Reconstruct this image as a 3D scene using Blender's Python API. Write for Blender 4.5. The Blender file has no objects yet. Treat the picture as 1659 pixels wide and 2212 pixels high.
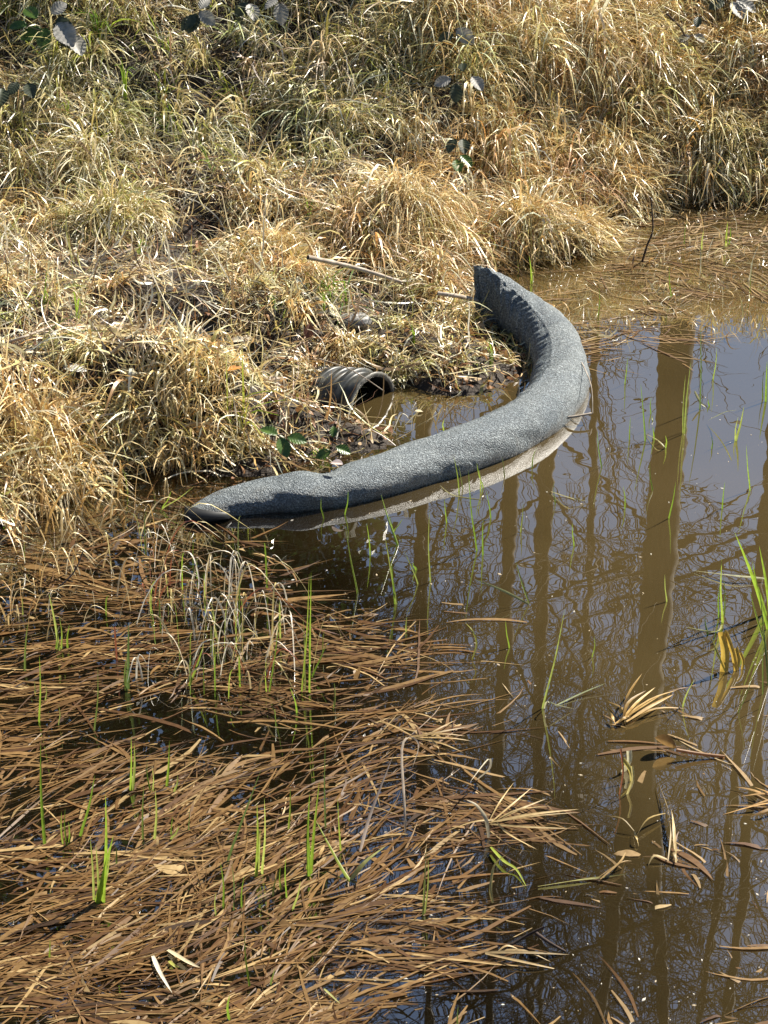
import bpy, math, random
import numpy as np
from mathutils import Vector, Matrix, noise as mnoise

SC = bpy.context.scene
COL = SC.collection
R = math.radians
# ------------------------------------------------------------------ camera
CAM_H, PITCH, VF = 3.2, R(28.0), R(28.0)
FPX = 1106.0 / math.tan(VF / 2)          # the photograph read at 1659 x 2212
cam = bpy.data.cameras.new('camera'); camo = bpy.data.objects.new('camera', cam); COL.objects.link(camo)
camo.location = (0, 0, CAM_H); camo.rotation_euler = (math.pi / 2 - PITCH, 0, 0)
cam.sensor_fit = 'VERTICAL'; cam.sensor_height = 36.0; cam.lens = 18.0 / math.tan(VF / 2)
cam.clip_start = 0.05; cam.clip_end = 600
SC.camera = camo
# ------------------------------------------------------------------ world + sun
SUN_EL, SUN_AZ = R(42), R(50)            # azimuth clockwise from +Y (straight away from the camera)
w = bpy.data.worlds.new('World'); SC.world = w; w.use_nodes = True
nt = w.node_tree
sky = nt.nodes.new('ShaderNodeTexSky'); sky.sky_type = 'NISHITA'; sky.sun_disc = False
sky.sun_elevation = SUN_EL; sky.sun_rotation = SUN_AZ; sky.air_density = 1.0; sky.dust_density = 0.4
bg = nt.nodes['Background']; nt.links.new(sky.outputs[0], bg.inputs[0]); bg.inputs[1].default_value = 0.050
sl = bpy.data.lights.new('sun', 'SUN'); slo = bpy.data.objects.new('sun', sl); COL.objects.link(slo)
sl.energy = 5.0; sl.angle = R(0.53); sl.color = (1.0, 0.93, 0.81)
sd = Vector((math.sin(SUN_AZ) * math.cos(SUN_EL), math.cos(SUN_AZ) * math.cos(SUN_EL), math.sin(SUN_EL)))
slo.rotation_euler = sd.to_track_quat('Z', 'Y').to_euler(); slo.location = sd * 40
SC.view_settings.view_transform = 'Standard'; SC.view_settings.look = 'None'
SC.view_settings.exposure = 1.22; SC.view_settings.gamma = 1
SC.cycles.max_bounces = 8; SC.cycles.transparent_max_bounces = 24
SC.cycles.diffuse_bounces = 2; SC.cycles.glossy_bounces = 3; SC.cycles.transmission_bounces = 4
SC.cycles.caustics_reflective = False; SC.cycles.caustics_refractive = False

# ------------------------------------------------------------------ picture <-> world
cp, sp_ = math.cos(PITCH), math.sin(PITCH)
def ray(px, py):
    xc = (px - 829.5) / FPX; yc = (1106 - py) / FPX
    return np.array([xc, cp + yc * sp_, -sp_ + yc * cp])
def G(px, py, z=0.0):                    # point of the plane at height z that the photo shows there
    d = ray(px, py); t = (z - CAM_H) / d[2]
    return np.array([d[0] * t, d[1] * t, z])
def V(px, py, Y):                        # point at distance Y that the photo shows there
    d = ray(px, py); t = Y / d[1]
    return np.array([d[0] * t, Y, CAM_H + d[2] * t])
def PX(x, y, z):                         # world arrays -> picture
    dz = z - CAM_H
    dep = y * cp - dz * sp_
    return 829.5 + FPX * x / dep, 1106 - FPX * (y * sp_ + dz * cp) / dep

RNG = np.random.default_rng(11)
random.seed(5)
# ------------------------------------------------------------------ helpers
def tag(o, label=None, cat=None, group=None, kind=None):
    if label: o['label'] = label
    if cat: o['category'] = cat
    if group: o['group'] = group
    if kind: o['kind'] = kind
    return o
def empty(name, loc, label=None, cat=None, group=None, rz=0.0):
    o = bpy.data.objects.new(name, None); COL.objects.link(o); o.location = tuple(loc)
    o.rotation_euler = (0, 0, rz); o.empty_display_size = 0.05
    return tag(o, label, cat, group)
def mesh_np(name, verts, faces, mat, parent=None, cols=None, smooth=False):
    """verts (N,3), faces (M,k) all of one size"""
    verts = np.asarray(verts, dtype=np.float32); faces = np.asarray(faces, dtype=np.int32)
    me = bpy.data.meshes.new(name)
    k = faces.shape[1]; M = len(faces)
    me.vertices.add(len(verts)); me.vertices.foreach_set('co', verts.ravel())
    me.loops.add(M * k); me.loops.foreach_set('vertex_index', faces.ravel())
    me.polygons.add(M); me.polygons.foreach_set('loop_start', np.arange(0, M * k, k, dtype=np.int32))
    me.polygons.foreach_set('loop_total', np.full(M, k, dtype=np.int32))
    if smooth: me.polygons.foreach_set('use_smooth', np.ones(M, dtype=bool))
    me.update(calc_edges=True)
    if cols is not None:
        a = me.color_attributes.new('Col', 'FLOAT_COLOR', 'POINT')
        c4 = np.ones((len(verts), 4), dtype=np.float32); c4[:, :3] = cols
        a.data.foreach_set('color', c4.ravel())
    me.materials.append(mat)
    o = bpy.data.objects.new(name, me); COL.objects.link(o)
    if parent is not None: o.parent = parent
    return o
def grid_faces(nu, nv, wrap_v=False, off=0):
    i = np.arange(nu - 1)[:, None]; j = np.arange(nv if wrap_v else nv - 1)[None, :]
    a = i * nv + j; b = i * nv + (j + 1) % nv; c = (i + 1) * nv + (j + 1) % nv; d = (i + 1) * nv + j
    return np.stack([a, b, c, d], -1).reshape(-1, 4) + off
def sstep(x, a, b):
    t = np.clip((x - a) / (b - a), 0, 1); return t * t * (3 - 2 * t)
_lat = np.random.default_rng(3).random((64, 64))
def vnoise(x, y, f=1.0, o=0):            # smooth value noise, 0..1
    x = np.asarray(x) * f + 17.3 * (o + 1); y = np.asarray(y) * f + 9.1 * (o + 1)
    xi = np.floor(x).astype(int); yi = np.floor(y).astype(int); fx = x - xi; fy = y - yi
    fx = fx * fx * (3 - 2 * fx); fy = fy * fy * (3 - 2 * fy)
    g = lambda a, b: _lat[a % 64, b % 64]
    return (g(xi, yi) * (1 - fx) + g(xi + 1, yi) * fx) * (1 - fy) + (g(xi, yi + 1) * (1 - fx) + g(xi + 1, yi + 1) * fx) * fy

# ------------------------------------------------------------------ materials
def newmat(name):
    m = bpy.data.materials.new(name); m.use_nodes = True
    nt = m.node_tree; b = nt.nodes['Principled BSDF']
    return m, nt, b
def N(nt, typ, **kw):
    n = nt.nodes.new(typ)
    for k, v in kw.items():
        if k in n.inputs: n.inputs[k].default_value = v
        else: setattr(n, k, v)
    return n
def coords(nt): return nt.nodes.new('ShaderNodeTexCoord').outputs['Object']
def ramp(nt, fac, stops):
    r = nt.nodes.new('ShaderNodeValToRGB'); nt.links.new(fac, r.inputs[0])
    e = r.color_ramp.elements
    while len(e) < len(stops): e.new(0.5)
    for i, (p, c) in enumerate(stops): e[i].position = p; e[i].color = (*c, 1) if len(c) == 3 else c
    return r.outputs[0]
def blade_mat(name, transl=0.4, rough=0.45, spec=0.5, fixed=None, streak=1.0, wet=0.0):
    m, nt, b = newmat(name)
    if fixed is None:
        at = N(nt, 'ShaderNodeAttribute'); at.attribute_name = 'Col'; col = at.outputs['Color']
    else:
        rgb = N(nt, 'ShaderNodeRGB'); rgb.outputs[0].default_value = (*fixed, 1); col = rgb.outputs[0]
    no = N(nt, 'ShaderNodeTexNoise', Scale=60.0, Detail=3.0)
    nt.links.new(coords(nt), no.inputs['Vector'])
    rr = ramp(nt, no.outputs[0], [(0.25, (0.72, 0.66, 0.58)), (0.6, (1.05, 1.05, 1.05))])
    mx = N(nt, 'ShaderNodeMix', data_type='RGBA', blend_type='MULTIPLY'); mx.inputs[0].default_value = streak
    nt.links.new(col, mx.inputs[6]); nt.links.new(rr, mx.inputs[7])
    nt.links.new(mx.outputs[2], b.inputs['Base Color'])
    b.inputs['Roughness'].default_value = rough; b.inputs['Specular IOR Level'].default_value = spec
    tr = N(nt, 'ShaderNodeBsdfTranslucent'); nt.links.new(mx.outputs[2], tr.inputs[0])
    ms = N(nt, 'ShaderNodeMixShader'); ms.inputs[0].default_value = transl
    nt.links.new(b.outputs[0], ms.inputs[1]); nt.links.new(tr.outputs[0], ms.inputs[2])
    nt.links.new(ms.outputs[0], nt.nodes['Material Output'].inputs[0])
    return m
M_STRAW = blade_mat("dry_straw", 0.25, 0.38, 0.8)
M_GREEN = blade_mat('green_leaf', 0.45, 0.35, 0.5)
M_MAT = blade_mat('soaked_leaf', 0.15, 0.5, 0.3)
M_LITTER = blade_mat('litter_leaf', 0.25, 0.5, 0.4)
def soil_mat():
    m, nt, b = newmat('wet_soil')
    c = coords(nt); no = N(nt, 'ShaderNodeTexNoise', Scale=9.0, Detail=8.0, Roughness=0.7); nt.links.new(c, no.inputs['Vector'])
    nt.links.new(ramp(nt, no.outputs[0], [(0.3, (0.008, 0.005, 0.003)), (0.55, (0.025, 0.015, 0.008)), (0.75, (0.06, 0.04, 0.02))]), b.inputs['Base Color'])
    b.inputs['Roughness'].default_value = 0.8
    bp = N(nt, 'ShaderNodeBump', Strength=0.8, Distance=0.02); n2 = N(nt, 'ShaderNodeTexNoise', Scale=50.0, Detail=6.0)
    nt.links.new(c, n2.inputs['Vector']); nt.links.new(n2.outputs[0], bp.inputs['Height']); nt.links.new(bp.outputs[0], b.inputs['Normal'])
    return m
M_SOIL = soil_mat()
def turbidity(nt, c, lo, hi):
    """the pond is stirred up and opaque in the open part and clear over the dead leaves at the left"""
    sx = N(nt, 'ShaderNodeSeparateXYZ'); nt.links.new(c, sx.inputs[0])
    no = N(nt, 'ShaderNodeTexNoise', Scale=1.6, Detail=3.0); nt.links.new(c, no.inputs['Vector'])
    a = N(nt, 'ShaderNodeMath', operation='MULTIPLY_ADD'); nt.links.new(no.outputs[0], a.inputs[0]); a.inputs[1].default_value = .8; nt.links.new(sx.outputs[0], a.inputs[2])
    b = N(nt, 'ShaderNodeMath', operation='MULTIPLY_ADD'); nt.links.new(sx.outputs[1], b.inputs[0]); b.inputs[1].default_value = .30; nt.links.new(a.outputs[0], b.inputs[2])
    mr = N(nt, 'ShaderNodeMapRange', interpolation_type='SMOOTHSTEP'); mr.inputs[1].default_value = 1.75; mr.inputs[2].default_value = 2.7
    mr.inputs[3].default_value = lo; mr.inputs[4].default_value = hi; nt.links.new(b.outputs[0], mr.inputs[0]); return mr.outputs[0]
def water_mat():
    m, nt, b = newmat('pond_water'); nt.nodes.remove(b)
    c = coords(nt)
    n1 = N(nt, 'ShaderNodeTexNoise', Scale=4.0, Detail=2.0); nt.links.new(c, n1.inputs['Vector'])
    bp = N(nt, 'ShaderNodeBump', Strength=0.06, Distance=0.01); nt.links.new(n1.outputs[0], bp.inputs['Height'])
    fr = N(nt, 'ShaderNodeFresnel', IOR=1.45); nt.links.new(bp.outputs[0], fr.inputs['Normal'])
    mu = N(nt, 'ShaderNodeMath', operation='MULTIPLY_ADD'); mu.inputs[1].default_value = 1.5; mu.inputs[2].default_value = 0.30; mu.use_clamp = True
    nt.links.new(fr.outputs[0], mu.inputs[0])
    gl = N(nt, 'ShaderNodeBsdfGlossy', Roughness=0.0); nt.links.new(bp.outputs[0], gl.inputs['Normal'])
    n2 = N(nt, 'ShaderNodeTexNoise', Scale=0.9, Detail=4.0); nt.links.new(c, n2.inputs['Vector'])
    df = N(nt, 'ShaderNodeBsdfDiffuse')
    nt.links.new(ramp(nt, n2.outputs[0], [(0.35, (0.125, 0.088, 0.033)), (0.65, (0.17, 0.12, 0.047))]), df.inputs[0])
    tp = N(nt, 'ShaderNodeBsdfTransparent'); tp.inputs[0].default_value = (1, 0.93, 0.8, 1)
    m1 = N(nt, 'ShaderNodeMixShader'); nt.links.new(turbidity(nt, c, .05, .55), m1.inputs[0])
    nt.links.new(tp.outputs[0], m1.inputs[1]); nt.links.new(df.outputs[0], m1.inputs[2])
    m2 = N(nt, 'ShaderNodeMixShader'); nt.links.new(mu.outputs[0], m2.inputs[0])
    nt.links.new(m1.outputs[0], m2.inputs[1]); nt.links.new(gl.outputs[0], m2.inputs[2])
    nt.links.new(m2.outputs[0], nt.nodes['Material Output'].inputs[0])
    return m
def silt_mat(name, op):
    m, nt, b = newmat(name); nt.nodes.remove(b)
    c = coords(nt); n2 = N(nt, 'ShaderNodeTexNoise', Scale=1.3, Detail=5.0); nt.links.new(c, n2.inputs['Vector'])
    df = N(nt, 'ShaderNodeBsdfDiffuse')
    nt.links.new(ramp(nt, n2.outputs[0], [(0.35, (0.115, 0.08, 0.03)), (0.65, (0.15, 0.105, 0.04))]), df.inputs[0])
    tp = N(nt, 'ShaderNodeBsdfTransparent'); tp.inputs[0].default_value = (0.95, 0.8, 0.55, 1)
    m1 = N(nt, 'ShaderNodeMixShader'); nt.links.new(turbidity(nt, c, .10, op), m1.inputs[0])
    nt.links.new(tp.outputs[0], m1.inputs[1]); nt.links.new(df.outputs[0], m1.inputs[2])
    nt.links.new(m1.outputs[0], nt.nodes['Material Output'].inputs[0])
    return m
M_WATER = water_mat(); M_SILT = silt_mat('suspended_silt', 0.8); 
def bottom_mat():
    m, nt, b = newmat('dark_pond_mud'); c = coords(nt)
    mx = N(nt, 'ShaderNodeMix', data_type='RGBA'); nt.links.new(turbidity(nt, c, 0, 1), mx.inputs[0])
    mx.inputs[6].default_value = (.05, .028, .012, 1); mx.inputs[7].default_value = (.13, .09, .035, 1)
    nt.links.new(mx.outputs[2], b.inputs['Base Color']); b.inputs['Roughness'].default_value = 1; return m
M_DEEP = bottom_mat()
def bark_mat(name, a, b_):
    m, nt, b = newmat(name); c = coords(nt)
    mp = N(nt, 'ShaderNodeMapping'); mp.inputs['Scale'].default_value = (6, 6, 1.2); nt.links.new(c, mp.inputs[0])
    no = N(nt, 'ShaderNodeTexNoise', Scale=4.0, Detail=6.0); nt.links.new(mp.outputs[0], no.inputs['Vector'])
    nt.links.new(ramp(nt, no.outputs[0], [(0.35, a), (0.65, b_)]), b.inputs['Base Color']); b.inputs['Roughness'].default_value = 0.9
    return m
M_BARK = bark_mat('tree_bark', (0.02, 0.016, 0.011), (0.07, 0.055, 0.04))
M_TWIGD = bark_mat('dark_twig', (0.02, 0.012, 0.008), (0.07, 0.045, 0.035))
M_TWIGP = bark_mat('bleached_twig', (0.25, 0.2, 0.15), (0.5, 0.43, 0.35))

# ------------------------------------------------------------------ terrain
shore_px = [(-500, 1330), (-200, 1265), (0, 1190), (70, 1125), (150, 1085), (215, 1050), (250, 1025), (330, 1020), (420, 1024), (520, 1036),
            (590, 1030), (650, 1003), (720, 988), (800, 978), (858, 966), (842, 940), (800, 915), (765, 895), (748, 876), (730, 850),
            (800, 850), (860, 858), (930, 860), (1000, 858), (1060, 850), (1100, 836), (1138, 800), (1140, 770), (1120, 735), (1085, 708),
            (1048, 694), (1035, 650), (1022, 600), (1050, 572), (1110, 560), (1180, 556), (1240, 545), (1280, 520), (1300, 480), (1330, 450),
            (1400, 438), (1480, 430), (1560, 432), (1659, 425), (1900, 405), (2600, 430)]
poly = [tuple(G(*p)[:2]) for p in shore_px] + [(60, 9.0), (60, 300), (-60, 300), (-60, 4.6)]
poly = np.array(poly)
def sdf(x, y):                           # signed distance to the shoreline, + on land
    x = np.asarray(x, float).ravel(); y = np.asarray(y, float).ravel()
    d2 = np.full(x.shape, 1e9); inside = np.zeros(x.shape, bool)
    n = len(poly)
    for i in range(n):
        ax, ay = poly[i]; bx, by = poly[(i + 1) % n]
        ex, ey = bx - ax, by - ay; L = ex * ex + ey * ey + 1e-12
        t = np.clip(((x - ax) * ex + (y - ay) * ey) / L, 0, 1)
        d2 = np.minimum(d2, (x - ax - t * ex) ** 2 + (y - ay - t * ey) ** 2)
        cr = (ay > y) != (by > y)
        xi = (bx - ax) * (y - ay) / ((by - ay) if abs(by - ay) > 1e-12 else 1e-12) + ax
        inside ^= cr & (x < xi)
    return np.where(inside, 1, -1) * np.sqrt(d2)
# pipe
PIPE_R = 0.150
pm = G(800, 868); PIPE_DIR = np.array([math.sin(R(50)), -math.cos(R(50)), 0.0])
PIPE_M = np.array([pm[0], pm[1], -0.024])      # centre of its mouth
bumps = [(230, 850, .45, .32, .10), (440, 870, .28, .22, .10), (60, 880, .4, .4, .08), (560, 470, .35, .25, .16), (300, 480, .5, .3, .08),
         (740, 470, .25, .3, .12), (1080, 330, .8, .5, .10), (640, 690, .35, .2, .05), (900, 520, .2, .25, .12), (620, 330, .35, .35, -.06),
         (420, 720, .35, .12, -.07), (250, 690, .3, .12, -.06), (980, 730, .18, .25, .03), (800, 760, .25, .12, .05)]
bw = []
for (px, py, sx, sy, h) in bumps:
    g = G(px, py, 0.15); bw.append((g[0], g[1], sx, sy, h))
def height_raw(x, y):
    sh = np.shape(x); x = np.asarray(x, float); y = np.asarray(y, float)
    d = sdf(x, y).reshape(sh)
    dl = np.maximum(d, 0)
    z = np.where(d < 0, np.maximum(-0.3, d * 0.9), 0)
    left = sstep(-x, -0.05, 0.55)
    z = z + (0.035 + 0.11 * left * sstep(y, 4.5, 5.2) * (1 - sstep(y, 7.4, 8.2)) + 0.07 * sstep(x, 0.25, 0.8) * sstep(y, 8.0, 8.4)) * sstep(dl, 0, 0.20 + 0.28 * left)
    z = z + 0.07 * np.minimum(dl, 2.0)
    y0 = 8.45 + 0.55 * sstep(x, 0.2, 1.2)
    up = np.maximum(y - y0, 0)
    rise = np.where(up < 1.7, 0.5 * up, 0.85 + 0.2 * np.minimum(up - 1.7, 4) + 0.01 * np.maximum(up - 5.7, 0))
    z = z + rise * sstep(dl, 0, 0.5)
    for (bx, by, sx, sy, h) in bw:
        z = z + h * np.exp(-((x - bx) / sx) ** 2 - ((y - by) / sy) ** 2) * sstep(dl, 0.0, 0.45)
    z = z + (vnoise(x, y, 3.0) - 0.5) * 0.10 * sstep(dl, 0, 0.3) + (vnoise(x, y, 11.0, 2) - 0.5) * 0.05 * sstep(dl, 0, 0.1)
    # cut round the pipe
    rx = x - PIPE_M[0]; ry = y - PIPE_M[1]
    s = -(rx * PIPE_DIR[0] + ry * PIPE_DIR[1]); q = rx * -PIPE_DIR[1] + ry * PIPE_DIR[0]
    cut = sstep(s, -0.25, -0.05) * (1 - sstep(s, 0.16, 0.30)) * (1 - sstep(np.abs(q), 0.15, 0.24))
    z = z * (1 - cut) + np.minimum(z, -0.04) * cut
    # the near shore the photographer stands on
    z = np.where(y < 2.4, np.maximum(z, np.minimum((2.4 - y) * 0.75 - 0.3, 1.5)), z)
    return z
def axis(lo, hi, step, outs):
    a = list(np.arange(lo, hi + 1e-6, step)); neg = sorted(lo - o for o in outs); pos = [hi + o for o in outs]
    return np.array(neg + a + pos)
gx = axis(-3.2, 3.4, 0.03, [.1, .3, .7, 1.5, 3, 6, 12, 25, 50, 90, 150, 250])
gy = np.array([-250, -120, -60, -30, -15, -8, -4, -2, -1, -.3, .3, .8, 1.3, 1.8, 2.2, 2.6, 3.0, 3.4, 3.7] + list(np.arange(4.0, 13.0, 0.03)) + [13.2, 13.6, 14.3, 15.5, 17.5, 21, 28, 40, 60, 100, 160, 250])
XX, YY = np.meshgrid(gx, gy, indexing='ij')
ZZ = height_raw(XX, YY)
ter = mesh_np('ground', np.stack([XX, YY, ZZ], -1).reshape(-1, 3), grid_faces(len(gx), len(gy))[:, ::-1], M_SOIL, smooth=True)
tag(ter, kind='structure')
def H(x, y):                             # bilinear look-up in the terrain sheet
    i = np.clip(np.searchsorted(gx, x) - 1, 0, len(gx) - 2); j = np.clip(np.searchsorted(gy, y) - 1, 0, len(gy) - 2)
    fx = np.clip((x - gx[i]) / (gx[i + 1] - gx[i]), 0, 1); fy = np.clip((y - gy[j]) / (gy[j + 1] - gy[j]), 0, 1)
    return (ZZ[i, j] * (1 - fx) + ZZ[i + 1, j] * fx) * (1 - fy) + (ZZ[i, j + 1] * (1 - fx) + ZZ[i + 1, j + 1] * fx) * fy
def sheet(name, z, mat):
    return tag(mesh_np(name, [(-90, 1.0, z), (90, 1.0, z), (90, 12, z), (-90, 12, z)], [(0, 1, 2, 3)], mat), kind='structure')
sheet('water', 0.0, M_WATER); sheet('silt', -0.038, M_SILT); sheet('pond_bottom', -0.11, M_DEEP)

def tea_mat():
    m, nt, b = newmat('tea_coloured_water'); nt.nodes.remove(b)
    df = N(nt, 'ShaderNodeBsdfDiffuse'); df.inputs[0].default_value = (.16, .09, .035, 1)
    tp = N(nt, 'ShaderNodeBsdfTransparent'); tp.inputs[0].default_value = (.80, .63, .42, 1)
    m1 = N(nt, 'ShaderNodeMixShader'); m1.inputs[0].default_value = .07
    nt.links.new(tp.outputs[0], m1.inputs[1]); nt.links.new(df.outputs[0], m1.inputs[2]); nt.links.new(m1.outputs[0], nt.nodes['Material Output'].inputs[0]); return m
M_TEA = tea_mat()
for z_ in (-.010, -.021, -.060): sheet('water_depth', z_, M_TEA)

# ------------------------------------------------------------------ blades in bulk
def hsv_pal(pal, wts, n):
    pal = np.array(pal); k = RNG.choice(len(pal), n, p=np.array(wts) / sum(wts))
    c = pal[k] * RNG.uniform(0.75, 1.2, (n, 1)); return np.clip(c, 0, 0.85)
def blades(root, az, L, wd, th0, curl, k0, kw, col, nseg=7, tipcol=None, floor=True, wob=0.35, sink=0.02, lift=0.012, profile='grass'):
    n = len(root); t = np.linspace(0, 1, nseg + 1)
    tm = (t[:-1] + t[1:]) / 2
    s = 1 / (1 + np.exp(-(tm[None] - k0[:, None]) / kw[:, None]))
    th = th0[:, None] + curl[:, None] * s
    a = az[:, None] + RNG.normal(0, wob, (n, 1)) * tm[None] + RNG.normal(0, wob * 0.4, (n, nseg)).cumsum(1) * 0.6
    ds = (L / nseg)[:, None]
    dx = np.sin(th) * np.cos(a) * ds; dy = np.sin(th) * np.sin(a) * ds; dz = np.cos(th) * ds
    z0 = np.zeros((n, 1))
    X = root[:, 0:1] + np.concatenate([z0, dx.cumsum(1)], 1); Y = root[:, 1:2] + np.concatenate([z0, dy.cumsum(1)], 1)
    Z = root[:, 2:3] - sink + np.concatenate([z0, dz.cumsum(1)], 1)
    if floor:
        h = H(X.ravel(), Y.ravel()).reshape(X.shape)
        fl = np.where(h < 0.0, 0.001, h + 0.003) + RNG.random((n, 1)) * lift * 2.5 + RNG.random(X.shape) * lift * .4
        Z[:, 1:] = np.maximum(Z[:, 1:], fl[:, 1:])
    tw = RNG.uniform(-0.7, 0.7, n)[:, None] + RNG.normal(0, 0.8, n)[:, None] * t[None]
    an = np.concatenate([a, a[:, -1:]], 1); thn = np.concatenate([th, th[:, -1:]], 1)
    # side vector: horizontal perpendicular, rolled about the blade by tw
    sx, sy = -np.sin(an), np.cos(an)
    nx, ny, nz = -np.cos(thn) * np.cos(an), -np.cos(thn) * np.sin(an), np.sin(thn)
    c_, s_ = np.cos(tw), np.sin(tw)
    wx, wy, wz = sx * c_ + nx * s_, sy * c_ + ny * s_, nz * s_
    if profile == 'grass': pf = np.clip(0.75 + 0.6 * t, 0, 1) * (1 - t ** 3.0) + 0.04
    else: pf = np.sin(np.pi * np.clip(t * 0.93 + 0.05, 0, 1)) ** 0.6
    hw = (wd[:, None] * 0.5) * pf[None]
    P = np.stack([X, Y, Z], -1); W = np.stack([wx, wy, wz], -1) * hw[..., None]
    vv = np.stack([P - W, P + W], 2).reshape(-1, 3)
    base = (np.arange(n) * (nseg + 1) * 2)[:, None]
    k = (np.arange(nseg) * 2)[None]
    a0 = base + k
    f = np.stack([a0, a0 + 1, a0 + 3, a0 + 2], -1).reshape(-1, 4)
    cc = np.repeat(col[:, None], (nseg + 1) * 2, 1)
    if tipcol is not None:
        tt = np.repeat(t ** 2, 2)[None, :, None]; cc = cc * (1 - tt) + tipcol[:, None] * tt
    return vv, f, cc.reshape(-1, 3)
class Bag:
    def __init__(s): s.v = []; s.f = []; s.c = []; s.n = 0
    def add(s, v, f, c): s.v.append(v); s.f.append(f + s.n); s.c.append(c); s.n += len(v)
    def build(s, name, mat, parent=None, smooth=False):
        if not s.v: return None
        return mesh_np(name, np.concatenate(s.v), np.concatenate(s.f), mat, parent, np.concatenate(s.c), smooth)
STRAW = [(0.76, 0.56, 0.26), (0.84, 0.69, 0.38), (0.58, 0.37, 0.13), (0.86, 0.78, 0.55), (0.36, 0.22, 0.09), (0.50, 0.44, 0.15)]
PALE = [(0.72, 0.58, 0.30), (0.80, 0.72, 0.46), (0.58, 0.50, 0.20), (0.46, 0.46, 0.13), (0.76, 0.72, 0.58), (0.3, 0.2, 0.1)]
GREENS = [(0.22, 0.34, 0.04), (0.34, 0.42, 0.06), (0.12, 0.24, 0.03), (0.42, 0.45, 0.10)]
BROWNS = [(0.22, 0.10, 0.04), (0.32, 0.17, 0.07), (0.42, 0.25, 0.10), (0.14, 0.07, 0.04), (0.5, 0.36, 0.2)]

def tussocks(n, region, dens, rad, per, L, wid, th0, curl, pal, wts, azm, azs, bag, seed, nseg=7, k0=(0.25, 0.6), kw=(0.05, 0.2), wob=.35):
    """clumps of blades: region(px, py, x, y) -> keep probability"""
    rg = np.random.default_rng(seed)
    cx = rg.uniform(-3.1, 3.3, n * 6); cy = rg.uniform(5.0, 12.6, n * 6)
    h = H(cx, cy); px, py = PX(cx, cy, h)
    keep = (h > 0.0) & (rg.random(len(cx)) < region(px, py, cx, cy))
    cx, cy, px, py = cx[keep][:n], cy[keep][:n], px[keep][:n], py[keep][:n]
    m = len(cx)
    size = rg.uniform(0.7, 1.25, m); cnt = np.maximum(4, (per * size * rg.uniform(0.5, 1.4, m)).astype(int))
    idx = np.repeat(np.arange(m), cnt); k = len(idx)
    taz = azm + rg.normal(0, azs, m)
    ang = rg.uniform(0, 2 * np.pi, k); rr = rad * np.sqrt(rg.random(k)) * size[idx]
    x = cx[idx] + rr * np.cos(ang); y = cy[idx] + rr * np.sin(ang)
    az = np.where(rg.random(k) < 0.6, taz[idx] + rg.normal(0, 0.5, k), ang + rg.normal(0, 0.4, k))
    z = H(x, y); ok = z > -0.05
    x, y, z, az, idx = x[ok], y[ok], z[ok], az[ok], idx[ok]; k = len(x)
    root = np.stack([x, y, z], -1)
    Ls = rg.uniform(*L, k) * size[idx] * (0.75 + 0.5 * vnoise(x, y, 1.7, 4))
    ww = wid * rg.lognormal(0, 0.35, k)
    t0 = np.abs(rg.normal(th0[0], th0[1], k)); cu = rg.normal(curl[0], curl[1], k)
    c = hsv_pal(pal, wts, k) * (0.85 + 0.3 * rg.random(m)[idx])[:, None]
    # tint by tussock
    ti = rg.normal(0, 0.06, (m, 3)); c = np.clip(c * (1 + ti[idx]), 0.01, 0.85)
    bag.add(*blades(root, az, Ls, ww, t0, cu, rg.uniform(*k0, k), rg.uniform(*kw, k), c, nseg, wob=wob))

def box(px, py, x0, x1, y0, y1, s=40):
    return sstep(px, x0 - s, x0 + s) * (1 - sstep(px, x1 - s, x1 + s)) * sstep(py, y0 - s, y0 + s) * (1 - sstep(py, y1 - s, y1 + s))
gap = lambda x, y, f, a, b, o=0: sstep(vnoise(x, y, f, o), a, b)
def reg_right(px, py, x, y):
    r = sstep(px + (py - 300) * 0.35, 780, 900) * (1 - sstep(py, 560, 600))
    return r * (0.35 + 0.65 * gap(x, y, 2.6, 0.3, 0.55, 1))
def reg_topleft(px, py, x, y):
    r = (1 - sstep(px + (py - 300) * 0.35, 800, 900)) * (1 - sstep(py, 330, 420))
    hollow = box(px, py, 430, 720, 270, 430)
    return r * (0.5 + 0.5 * gap(x, y, 2.6, 0.3, 0.5, 2)) * (1 - 0.3 * hollow)
def reg_mid(px, py, x, y):
    r = (1 - sstep(px, 980, 1050)) * sstep(py, 340, 420) * (.25 + .75 * gap(x, y, 4.5, .35, .55, 12)) * (1 - sstep(py, 600, 680))
    dark = box(px, py, 690, 940, 400, 470, 25) * 0.8 + box(px, py, 250, 620, 520, 590, 25) * 0.6
    return np.clip(r * (0.4 + 0.6 * gap(x, y, 2.5, 0.3, 0.5, 3)) - dark, 0, 1)
def reg_low(px, py, x, y):
    r = (1 - sstep(px, 660, 740)) * sstep(py, 600, 650) * (1 - sstep(py, 800, 840))
    return r * (0.2 + 0.8 * gap(x, y, 3.0, 0.4, 0.6, 4))
def reg_mound(px, py, x, y):
    r = (1 - sstep(px, 500, 560)) * sstep(py, 770, 810) * (1 - sstep(py, 985, 1015) * sstep(px, 200, 240))
    return r * (0.4 + 0.6 * gap(x, y, 3.5, 0.25, 0.5, 5))
def reg_delta(px, py, x, y):
    return box(px, py, 480, 1130, 640, 990, 25) * (0.3 + 0.7 * gap(x, y, 4, 0.3, 0.6, 6))
DN = -math.pi / 2
dry = Bag()
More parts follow.
